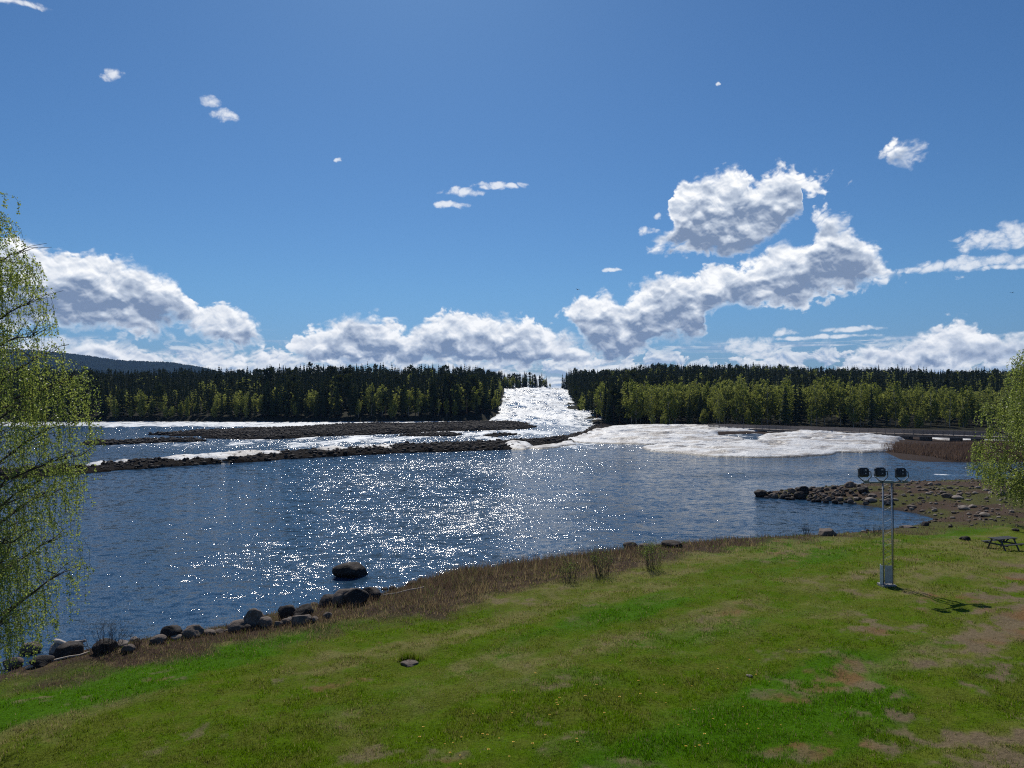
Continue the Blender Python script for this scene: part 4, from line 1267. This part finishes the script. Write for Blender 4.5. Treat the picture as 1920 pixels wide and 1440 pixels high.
# rocks in the rapids
for i, (px, py, w, h, lab) in enumerate([(962, 771, 30, 6, 'low dark rock ledge at the left edge of the rapids'), (978, 768, 36, 6, 'long rock reaching from the left bank into the rapids'), (1028, 761, 22, 5, 'dark rock breaking the middle of the rapids'),
                                         (1046, 763, 24, 4, 'flat brown rock right of the middle of the rapids'), (1030, 788, 20, 4, 'small dark rock at the foot of the rapids, left one'), (1057, 786, 18, 4, 'small dark rock at the foot of the rapids, right one'),
                                         (950, 752, 18, 4, 'dark rock high up on the left edge of the rapids'), (952, 782, 24, 5, 'dark rock low down on the left edge of the rapids'), (1118, 795, 14, 8, 'dark boulder at the inner end of the gravel levee')]):
    boulder(px, py, w, h, lab, ST_DARK, i, .2, 0.0, .5, cat='rock', name='rock')
rs = random.Random(91)
for i in range(16):
    px = rs.uniform(955, 1075) if i % 3 else rs.uniform(950, 965); py = rs.uniform(738, 790)
    g = on_ground(px, py, True)
    boulder(px, py, rs.uniform(5, 13), rs.uniform(2.5, 5), 'dark boulder awash in the white rapids', ST_DARK, i, .1, group='boulders in the rapids')

# ------------------------------------------------------------------ ice and old snow
m_ice, t, b = material('old_ice')
P = t.pos()
n = t.noise(t.vmath('MULTIPLY', P, (0.12, 0.16, 1.0)), 1.0, 6.0, .66); f = t.noise(P, 1.4, 5.0, .65)
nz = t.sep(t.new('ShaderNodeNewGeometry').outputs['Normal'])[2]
col = t.mix(t.math('MULTIPLY', t.step(.46, .60, n), .85), (0.66, 0.66, 0.65), (0.30, 0.26, 0.22))
col = t.mix(t.math('MULTIPLY', t.step(.56, .72, f), .4), col, (0.45, 0.42, 0.39))
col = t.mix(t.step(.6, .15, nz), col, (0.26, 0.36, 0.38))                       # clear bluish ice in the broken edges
col = t.mix(t.step(.34, .10, t.math('ADD', t.sep(P)[2], t.math('MULTIPLY', t.math('SUBTRACT', f, .5), .3))), col, (0.10, 0.095, 0.085))          # soaked dirty foot, also painted dark for the shade of an undercut
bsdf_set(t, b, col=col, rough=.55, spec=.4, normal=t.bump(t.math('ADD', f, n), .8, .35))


def ice_sheet(name, px_poly, thick, label, cat, group=None, seed=0, res=0.5, z0=None, over=0.0):
    pl = [tuple(on_plane(*p)) for p in px_poly]
    # wobble the outline
    pts = []
    for i in range(len(pl)):
        a, b_ = np.array(pl[i]), np.array(pl[(i + 1) % len(pl)]); L = np.linalg.norm(b_ - a); m = max(1, int(L / 2.0))
        for k in range(m):
            p = a + (b_ - a) * k / m; w = min(1.6, .10 * L)
            pts.append((p[0] + w * (fbm(np.array([p[0] * .3]), np.array([p[1] * .3]), seed, 3)[0] - .5) * 2.2, p[1] + w * (fbm(np.array([p[0] * .3 + 50]), np.array([p[1] * .3]), seed, 3)[0] - .5) * 2.2))
    a = np.array(pts); lo, hi = a.min(0) - 1.5, a.max(0) + 1.5
    nx, ny = int((hi[0] - lo[0]) / res) + 2, int((hi[1] - lo[1]) / (res * 1.25)) + 2
    X, Y = np.meshgrid(np.linspace(lo[0], hi[0], nx), np.linspace(lo[1], hi[1], ny), indexing='ij')
    D = sd_poly(pts, X.ravel(), Y.ravel()).reshape(X.shape)
    base = np.maximum(terrain(X.ravel(), Y.ravel()).reshape(X.shape), 0.0)
    prof = np.clip((D + .25) / 0.75, 0, 1) ** .45
    top = thick * prof * (0.55 + .45 * sstep(0, 8, D)) * (0.55 + .95 * fbm(X * .10, Y * .16, seed + 5, 4)) + (fbm(X * .6, Y * .6, seed + 9, 3) - .5) * .35 * thick * prof
    top -= .55 * thick * sstep(.60, .66, fbm(X * .13 + 7, Y * .22, seed + 15, 3)) * prof * sstep(1.5, 5, D)   # cracks and hollows
    rd = 1 - np.abs(2 * fbm(X * .11, Y * .24, seed + 21, 4) - 1) * 2.2
    top += prof * .42 * (np.clip(rd, 0, 1) - .45) * sstep(.3, 3, D) * min(1, thick / .6)
    Z = base + top
    i = np.arange(nx * ny).reshape(nx, ny)
    keep = (D[:-1, :-1] > -.9) | (D[1:, :-1] > -.9) | (D[:-1, 1:] > -.9) | (D[1:, 1:] > -.9)
    F = np.stack([i[:-1, :-1], i[1:, :-1], i[1:, 1:], i[:-1, 1:]], -1)[keep]
    Z = np.where(D < -.25, base - .25, Z)
    V = np.stack([X.ravel(), Y.ravel(), Z.ravel()], 1)
    us = np.unique(F); mp = np.full(len(V), -1); mp[us] = np.arange(len(us))
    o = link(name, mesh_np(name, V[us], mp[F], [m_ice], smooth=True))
    return tag(o, label, cat, group)


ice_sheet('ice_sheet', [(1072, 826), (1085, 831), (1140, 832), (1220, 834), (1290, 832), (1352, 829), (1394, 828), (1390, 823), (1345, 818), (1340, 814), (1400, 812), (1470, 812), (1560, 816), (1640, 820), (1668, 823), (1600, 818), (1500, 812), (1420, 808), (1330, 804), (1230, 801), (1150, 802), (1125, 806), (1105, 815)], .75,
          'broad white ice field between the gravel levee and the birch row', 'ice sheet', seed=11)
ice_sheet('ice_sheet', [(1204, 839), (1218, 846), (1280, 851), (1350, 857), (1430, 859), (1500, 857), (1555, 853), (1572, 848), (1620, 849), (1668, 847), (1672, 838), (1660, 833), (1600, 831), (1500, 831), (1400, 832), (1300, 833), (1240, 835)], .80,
          'lower ice shelf with a dark rim, nearest to the open water on the right', 'ice sheet', seed=23)
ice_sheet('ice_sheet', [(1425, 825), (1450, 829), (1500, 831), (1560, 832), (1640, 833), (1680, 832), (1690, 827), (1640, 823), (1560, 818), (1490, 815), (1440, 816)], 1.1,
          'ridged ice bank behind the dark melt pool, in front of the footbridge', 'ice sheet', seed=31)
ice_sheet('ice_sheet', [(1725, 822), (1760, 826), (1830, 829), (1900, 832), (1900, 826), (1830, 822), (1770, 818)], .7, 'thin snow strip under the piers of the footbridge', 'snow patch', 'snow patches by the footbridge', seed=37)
SN = [([(158, 877), (170, 879.5), (195, 877), (200, 873), (180, 873)], 'small snow patch at the left end of the levee, beside the birch'),
      ([(212, 873), (230, 875.5), (250, 872), (248, 869), (220, 870)], 'short flat snow patch on the levee, second from the left'),
      ([(258, 868), (300, 870.5), (340, 871), (365, 868), (420, 868), (450, 864), (505, 858), (530, 857), (500, 853), (440, 856), (380, 862), (300, 865)], 'longest snow bank lying on the left part of the levee'),
      ([(592, 852), (620, 854), (650, 850), (640, 847), (610, 848)], 'thin snow strip on the middle of the levee'),
      ([(662, 848), (690, 849), (700, 845), (680, 844)], 'small snow dab on the levee left of the wide one'),
      ([(704, 846), (730, 847.5), (742, 843), (725, 841), (708, 842)], 'wide snow dab on the levee where it narrows'),
      ([(948, 838), (965, 843), (985, 843.5), (1000, 839.5), (990, 836), (960, 836)], 'rounded snow block on the levee, left of two'),
      ([(994, 840.5), (1012, 842), (1045, 839), (1078, 833), (1072, 829.5), (1040, 834), (1005, 837)], 'broad snow block at the right end of the levee')]
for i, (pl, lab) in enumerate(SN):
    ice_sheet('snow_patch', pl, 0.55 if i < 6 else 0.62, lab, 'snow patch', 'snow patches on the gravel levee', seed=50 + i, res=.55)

# ------------------------------------------------------------------ things people made
def plain(name, col, rough=.5, metal=0.0, grain=None, spec=.5):
    m, t, b = material(name)
    n = t.noise(t.obj(), grain or 9.0, 4.0, .6); v = t.lin(.3, .7, n, .75, 1.2)
    bsdf_set(t, b, col=t.mix(1.0, (*col, 1), t.comb(v, v, v), 'MULTIPLY'), rough=rough, metal=metal, spec=spec)
    return m


m_galv = plain('galvanised_steel', (0.42, 0.43, 0.44), .42, .8)
m_black = plain('black_housing', (0.012, 0.012, 0.014), .38)
m_panel = plain('grey_sheet_panel', (0.38, 0.40, 0.41), .55, .1)
m_glass, t, b = material('lamp_glass'); bsdf_set(t, b, col=(0.25, 0.27, 0.29), rough=.08, metal=.6)
m_white = plain('pale_sticker', (0.7, 0.7, 0.68), .6)

# floodlight mast ----------------------------------------------------------
g = on_ground(1663, 1099); gm = Vector(g)
S = g[1] / FPX                                     # metres per photograph pixel at the mast
mast = empty('floodlight_mast', g)
tag(mast, 'slim galvanised lattice mast with three black floodlights standing on the lawn', 'light mast')
Hm = 193 * S
PA, PB, PC = Vector((-6 * S, 0, 0)), Vector((11 * S, 0.02, 0)), Vector((-6 * S + .155, .31, 0))
for p in (PA, PB, PC):
    mb = MB(); mb.tube([p + Vector((0, 0, -.1)), p + Vector((0, 0, Hm))], 0.036, 10); mb.build('pole', m_galv, mast, True)
mb = MB(); nz_ = 17
for i in range(nz_):
    z0, z1 = Hm * i / nz_ + .05, Hm * (i + 1) / nz_ + .02
    for (a, c) in ((PA, PB), (PB, PC), (PC, PA)):
        q0, q1 = (a, c) if i % 2 else (c, a)
        mb.tube([q0 + Vector((0, 0, z0)), q1 + Vector((0, 0, z1))], .0075, 4, False)
mb.build('lattice_bracing', m_galv, mast)
hp = 37 * S
mb = MB(); mb.box((2.5 * S, .12, .01), (26 * S, .62, .14), bev=.02); mb.build('footing', plain('concrete', (0.27, 0.26, 0.245), .9), mast)
mb = MB(); mb.tube([(PB.x + .045, -.03, .1), (PB.x + .05, -.035, Hm * .35), (PB.x + .042, -.03, Hm * .7), (PB.x + .05, -.03, Hm), (27 * S, -.05, Hm + .05)], .014, 5); mb.tube([(PA.x, -.05, Hm + .06), (-8 * S, -.06, Hm - .04), (-12 * S, -.05, Hm + .06)], .012, 5); mb.build('power_cable', m_black, mast)
mb = MB()
mb.box(((PA.x + PB.x) / 2 + .02, -.005, hp / 2 + .08), (PB.x - PA.x - .08, .012, hp - .1)); mb.build('front_panel', m_panel, mast)
mb = MB(); mb.bar((PA.x - .13, .10, hp / 2 + .06), (PA.x - .035, -.01, hp / 2 + .06), .014, hp - .05); mb.bar((PA.x - .13, .10, hp / 2 + .06), (PC.x - .10, .36, hp / 2 + .06), .014, hp - .05)
mb.build('side_panel', plain('lit_sheet_panel', (0.55, 0.60, 0.64), .5, .1), mast)  # paler copy of the panel grey, paints the side face as lit
mb = MB(); mb.bar((-41 * S, 0, Hm), (40 * S, 0, Hm), .07, .07, bev=.01); mb.box((2 * S, .1, Hm + .03), (24 * S, .26, .09), bev=.015); mb.box((-37 * S, 0, Hm + .05), (9 * S, .16, .12), bev=.02); mb.box((36 * S, 0, Hm + .05), (8 * S, .16, .12), bev=.02)
mb.build('crossbar', plain('greenish_bracket_steel', (0.16, 0.20, 0.19), .5, .6), mast)
for i, (cx, cz) in enumerate(((-42, 212), (-11, 212.5), (27.5, 211.5))):
    fl = empty('floodlight', (cx * S, -.02, cz * S)); fl.parent = mast
    tilt = Matrix.Rotation(R(-12), 3, 'X') @ Matrix.Rotation(R(-10), 3, 'Z')
    w, hh = 19.5 * S, 18.5 * S
    bm = bmesh.new(); bmesh.ops.create_cube(bm, size=1.0)
    for v_ in bm.verts:
        back = v_.co.y < 0
        v_.co = Vector((v_.co.x * w * (.92 if back else 1.0), v_.co.y * .24, v_.co.z * hh * (.86 if back else 1.0)))
    bmesh.ops.bevel(bm, geom=list(bm.edges), offset=.055, segments=3, affect='EDGES')
    for k in range(5):                                # cooling ribs on the back
        r_b = bmesh.ops.create_cube(bm, size=1.0)
        for v_ in r_b['verts']: v_.co = Vector((v_.co.x * .012 + (k - 2) * w * .15, v_.co.y * .05 - .125, v_.co.z * hh * .55 + .02))
    bmesh.ops.transform(bm, matrix=tilt.to_4x4(), verts=bm.verts)
    me = bpy.data.meshes.new('housing'); bm.to_mesh(me); bm.free(); me.materials.append(m_black)
    link('housing', me, fl)
    mb = MB(); c_ = tilt @ Vector((0, .124, 0)); mb.box(c_, (w * .86, .012, hh * .78), tilt); mb.build('front_glass', m_glass, fl)
    mb = MB(); c_ = tilt @ Vector((w * .14, -.128, hh * .20)); mb.box(c_, (.07, .01, .06), tilt); c_ = tilt @ Vector((w * .12, -.132, -hh * .16)); mb.box(c_, (.06, .01, .03), tilt); mb.build('sticker', m_white, fl)
    mb = MB()
    zb_ = (Hm - cz * S) + .06
    mb.tube([(-w * .55, 0, -hh * .05), (-w * .55, 0, -hh * .42), (-w * .1, 0, zb_ * .93), (w * .3, 0, zb_)], .022, 6)
    mb.tube([(w * .52, -.02, hh * .10), (w * .66, -.03, hh * .04), (w * .70, -.03, -hh * .45), (w * .3, 0, zb_)], .022, 6)
    mb.tube([(w * .40, 0, hh * .08), (w * .68, -.02, hh * .05)], .02, 6)
    mb.build('yoke_bracket', m_black, fl)

# picnic table -------------------------------------------------------------
g = on_ground(1881, 1030)
m_wood, t, b = material('dark_stained_wood')
P = t.obj(); n = t.noise(t.vmath('MULTIPLY', P, (1.5, 22.0, 22.0)), 1.0, 4.0, .6)
bsdf_set(t, b, col=t.mix(n, (0.012, 0.013, 0.017), (0.045, 0.046, 0.055)), rough=.55, spec=.5)
tab = empty('picnic_table', g, R(19)); tag(tab, 'dark wooden picnic table with attached benches on the lawn at the right edge', 'picnic table')
L_ = 1.75
mb = MB()
for k in range(5): mb.box((0, (k - 2) * .148, .735), (L_, .138, .038), bev=.006)
mb.build('tabletop', m_wood, tab)
for s in (-1, 1):
    mb = MB()
    for k in range(2): mb.box((0, s * (.66 + k * .135), .44), (L_, .125, .038), bev=.006)
    mb.build('bench_seat', m_wood, tab)
for s in (-1, 1):
    for q in (-1, 1):
        mb = MB(); mb.bar((s * .58, q * .27, .715), (s * .58, q * .63, -.04), .045, .10, up=(1, 0, 0)); mb.build('leg', m_wood, tab)
    mb = MB(); mb.bar((s * .62, -.80, .38), (s * .62, .80, .38), .04, .10); mb.build('seat_beam', m_wood, tab)
    mb = MB(); mb.bar((s * .62, -.36, .69), (s * .62, .36, .69), .04, .07); mb.bar((s * .56, 0, .68), (s * .10, 0, .40), .04, .08); mb.build('top_brace', m_wood, tab)

# wooden footbridge --------------------------------------------------------
m_plank, t, b = material('weathered_bridge_wood')
P = t.obj(); n = t.noise(t.vmath('MULTIPLY', P, (1.2, 1.2, .3)), 1.0, 5.0, .65)
bsdf_set(t, b, col=t.mix(n, (0.16, 0.13, 0.11), (0.36, 0.30, 0.25)), rough=.85)
E0, E1, E2 = np.array([66., 243.]), np.array([112., 172.]), np.array([150., 134.])
fb = empty('footbridge', (E0[0], E0[1], 0)); tag(fb, 'long low wooden footbridge with plank railing on piers in front of the birches', 'footbridge')
rail = MB(); deck = MB(); posts = MB()
segs = []
for (a, c, za, zc) in ((E0, E1, 1.0, 1.75), (E1, E2, 1.75, 2.1)):
    n = int(np.linalg.norm(c - a) / 2.4)
    for k in range(n):
        p, q = a + (c - a) * k / n - E0, a + (c - a) * (k + 1) / n - E0
        segs.append((Vector((p[0], p[1], za + (zc - za) * k / n)), Vector((q[0], q[1], za + (zc - za) * (k + 1) / n))))
rails = [MB(), MB()]; pst = [MB(), MB()]
for p, q in segs:
    dv = (q - p).normalized(); sd = Vector((dv.y, -dv.x, 0)).normalized()
    deck.bar(p, q, 2.6, .14); deck.bar(p + Vector((0, 0, -.32)) + sd * .9, q + Vector((0, 0, -.32)) + sd * .9, .25, .5); deck.bar(p + Vector((0, 0, -.32)) - sd * .9, q + Vector((0, 0, -.32)) - sd * .9, .25, .5)
    for i, s in enumerate((-1, 1)):
        o = sd * 1.25 * s
        rails[i].bar(p + o + Vector((0, 0, 1.18)), q + o + Vector((0, 0, 1.18)), .16, .06)
        for z in (.30, .52, .74, .96): rails[i].bar(p + o + Vector((0, 0, z)), q + o + Vector((0, 0, z)), .03, .17)
        pst[i].bar(p + o * 1.06 + Vector((0, 0, -.4)), p + o * 1.06 + Vector((0, 0, 1.15)), .12, .12, up=(1, 0, 0))
deck.build('deck', m_plank, fb)
for i in (0, 1): r0 = rails[i].build('railing', m_plank, fb); pst[i].build('railing_posts', m_plank, r0)
m_pier = plain('pier_timber', (0.075, 0.062, 0.052), .9)
for px in (1605, 1655, 1682, 1700, 1741, 1783, 1840):
    a = math.atan2(px - 960, FPX); best = min(segs, key=lambda s_: abs(math.atan2(s_[0].x + E0[0], s_[0].y + E0[1]) - a))
    p = best[0]; zt = tz(p.x + E0[0], p.y + E0[1])
    mb = MB(); mb.box((p.x, p.y, (p.z - .55 + zt - .6) / 2), (2.0, 2.2, max(.3, p.z - .55 - zt + .6)), Matrix.Rotation(R(35), 3, 'Z'), .08); mb.build('pier', m_pier, fb)

# driftwood ----------------------------------------------------------------
m_drift = plain('bleached_driftwood', (0.42, 0.36, 0.30), .8, 0, 4.0)
def driftwood(pa, pb, r0, r1, label, lift=.05):
    a, c = Vector(on_ground(*pa)), Vector(on_ground(*pb))
    mb = MB(); n = 7; pts = []
    for k in range(n):
        p = a.lerp(c, k / (n - 1)); p.z = max(tz(p.x, p.y), 0) + lift + .02 * math.sin(k * 2.1); pts.append(p)
    o_ = pts[0].copy()
    mb.tube([p - o_ for p in pts], [r0 + (r1 - r0) * k / (n - 1) for k in range(n)], 7)
    tag(mb.build('driftwood', m_drift, None, True, loc=o_), label, 'driftwood')
driftwood((48, 1256), (168, 1224), .055, .03, 'long thin pale driftwood pole lying on the bank below the left birch')
driftwood((104, 1220), (160, 1220), .10, .05, 'thick bleached driftwood plank resting on the low boulder', .42)
driftwood((715, 1122), (795, 1105), .05, .035, 'dark grey driftwood stick on the tip of the brush bank', .12)
driftwood((420, 1186), (446, 1181), .035, .02, 'short pale stick beside the wide flat slab', .06)

# shrubs -------------------------------------------------------------------
def shrub(px, py, hpx, wpx, n, leaves, label, seed, leafm=None, twig=.008):
    g = on_ground(px, py); k = g[1] / FPX; h, w = hpx * k, wpx * k
    r = np.random.default_rng(seed)
    o = empty('shrub', g); tag(o, label, 'shrub')
    mb = MB(); LP = []
    for i in range(n):
        a = r.random() * 6.28; sp = r.random() ** .7 * w * .5; hh = h * (0.6 + .45 * r.random()) * (1 - .35 * (sp / (w * .5)) ** 2)
        p0 = Vector((math.cos(a) * .30 * w * r.random(), math.sin(a) * .30 * w * r.random(), -.05))
        p2 = Vector((math.cos(a) * sp, math.sin(a) * sp, hh)); p1 = p0.lerp(p2, .5) + Vector((r.normal(0, .04) * h, r.normal(0, .04) * h, .1 * h))
        mb.tube([p0, p1, p2], [twig, twig * .75, twig * .35], 4, False)
        for j in range(3):
            q = p1.lerp(p2, r.random() * .9); e = q + Vector((r.normal(0, .13) * h, r.normal(0, .13) * h, (.1 + .22 * r.random()) * h))
            mb.tube([q, e], [twig * .5, twig * .25], 3, False)
            for _ in range(leaves): LP.append(tuple(q.lerp(e, r.random()) + Vector(r.normal(0, .03, 3))))
        for _ in range(leaves): LP.append(tuple((p0.lerp(p1, .35 + .65 * r.random()) if r.random() < .4 else p1.lerp(p2, r.random())) + Vector(r.normal(0, .04, 3))))
    mb.build('stems', m_twig, o)
    if leaves:
        P = np.array(LP); n_ = len(P); a = r.normal(0, 1, (n_, 3)); a[:, 2] += .8; a /= np.linalg.norm(a, axis=1)[:, None]; b_ = np.cross(a, r.normal(0, 1, (n_, 3))); b_ /= np.linalg.norm(b_, axis=1)[:, None]
        wl = .042 * (.6 + .7 * r.random(n_))[:, None]
        V = np.stack([P, P + a * wl * .5 + b_ * wl * .35, P + a * wl, P + a * wl * .5 - b_ * wl * .35], 1).reshape(-1, 3)
        link('leaves', mesh_np('shrub_leaves', V, np.arange(n_ * 4).reshape(-1, 4), [m_bleaf], attrs={'tint': np.repeat(.45 * r.random(n_), 4)}), o)


shrub(200, 1228, 62, 104, 46, 0, 'leafless dark bush standing among the boulders on the left shore', 1)
shrub(1222, 1068, 54, 60, 44, 9, 'largest green leafing shrub, standing at the edge of the lawn before the far boulders', 2)
shrub(1128, 1080, 50, 62, 46, 4, 'half leafless shrub on the brush bank, middle of three', 3)
shrub(1068, 1092, 46, 48, 30, 5, 'small thin green shrub on the brush bank, left of three', 4)
shrub(1512, 1004, 22, 26, 22, 0, 'low bare bush on the bank left of the grey bay boulder', 5)
shrub(256, 1216, 22, 24, 16, 0, 'tiny bare bush right of the large leafless one', 6)
shrub(1640, 1003, 20, 60, 34, 0, 'row of thin bare twigs on the bank beyond the light mast', 7)

# dandelions ---------------------------------------------------------------
m_yel = plain('dandelion_yellow', (0.80, 0.52, 0.02), .6); m_stem = plain('flower_stem', (0.10, 0.16, 0.03), .6)
mb = MB(); mb.tube([(0, 0, 0), (.004, .002, .045), (.006, 0, .085)], .003, 5, False); stem_me = mb.mesh('stem', m_stem)
bm = bmesh.new()
for ring, (rr, nn, up) in enumerate(((.034, 16, .004), (.026, 13, .010), (.015, 9, .015))):
    for k in range(nn):
        a = 2 * math.pi * k / nn + ring * .2; c_, s_ = math.cos(a), math.sin(a); w = .006
        vv = [bm.verts.new((0.006 - s_ * -w * .4, c_ * -w * .4, .085)), bm.verts.new((.006 + c_ * rr - s_ * w, s_ * rr + c_ * w, .085 + up)), bm.verts.new((.006 + c_ * rr + s_ * w, s_ * rr - c_ * w, .085 + up))]
        bm.faces.new(vv)
flower_me = bpy.data.meshes.new('flower_head'); bm.to_mesh(flower_me); bm.free(); flower_me.materials.append(m_yel)
rs = random.Random(5); spots = []
for (cx, cy, sx_, sy_, n) in ((900, 1395, 90, 24, 16), (1080, 1305, 80, 16, 12), (850, 1420, 60, 12, 4), (1390, 1240, 50, 18, 7), (1370, 1355, 40, 14, 8), (1300, 1400, 22, 12, 5), (1530, 1060, 12, 2, 4), (1180, 1290, 60, 20, 8)):
    for _ in range(n): spots.append((rs.gauss(cx, sx_), min(1438, rs.gauss(cy, sy_))))
first = None
for px, py in spots:
    g = on_ground(px, py)
    if first is None:
        first = empty('dandelion', g); link('stem', stem_me, first); link('flower_head', flower_me, first); o = first
    else: o = copy_tree(first); o.location = g
    o.rotation_euler = (0, 0, rs.random() * 6.28); s = rs.uniform(.55, 1.0); o.scale = (s, s, s)
    tag(o, 'yellow dandelion flower in the lawn grass', 'dandelion', 'dandelions in the lawn')

# two birds far up -----------------------------------------------------------
m_bird = plain('dark_plumage', (0.03, 0.03, 0.035), .8)
def bird(px, py, dist, label, rz):
    d = ray(px, py); p = Vector((d[0], d[1], d[2])) * dist + Vector((0, 0, CAM_Z))
    o = empty('bird', p, rz); tag(o, label, 'bird')
    mb = MB(); mb.tube([(0, -.28, 0), (0, -.16, .01), (0, 0, .01), (0, .12, .02), (0, .2, .04), (0, .26, .03)], [.02, .05, .075, .05, .045, .008], 8); mb.add([(-.07, -.42, 0), (.07, -.42, 0), (.03, -.2, .01), (-.03, -.2, .01)], [(0, 1, 2, 3)]); mb.build('body', m_bird, o, True)
    for s in (-1, 1):
        mb = MB(); V = [(.03 * s, .08, .03), (.03 * s, -.10, .03), (.34 * s, -.08, .16), (.34 * s, .10, .17), (.66 * s, -.10, .06), (.62 * s, -.0, .07)]
        mb.add(V, [(0, 1, 2, 3), (3, 2, 4, 5)]); mb.build('wing', m_bird, o)
bird(1083, 543, 150, 'small dark bird in the sky over the gap in the forest', .6)
bird(1898, 549, 170, 'small dark bird in the sky at the right edge', 2.0)

# ------------------------------------------------------------------ the air: far things fade to blue
m_haze = bpy.data.materials.new('haze'); m_haze.use_nodes = True
t = NT(m_haze.node_tree)
for n in list(t.n): t.n.remove(n)
o_ = t.new('ShaderNodeOutputMaterial'); pv = t.new('ShaderNodeVolumePrincipled')
pv.inputs['Color'].default_value = (0.32, 0.56, 1.0, 1); pv.inputs['Density'].default_value = 0.00005; pv.inputs['Anisotropy'].default_value = 0.1
t.l.new(pv.outputs[0], o_.inputs['Volume'])
bm = bmesh.new(); bmesh.ops.create_cube(bm, size=1.0)
for v_ in bm.verts: v_.co = Vector((v_.co.x * 11200, -60 + (v_.co.y + .5) * 5420, -6 + (v_.co.z + .5) * 320))
me = bpy.data.meshes.new('haze'); bm.to_mesh(me); bm.free(); me.materials.append(m_haze)
tag(link('haze', me), kind='stuff')
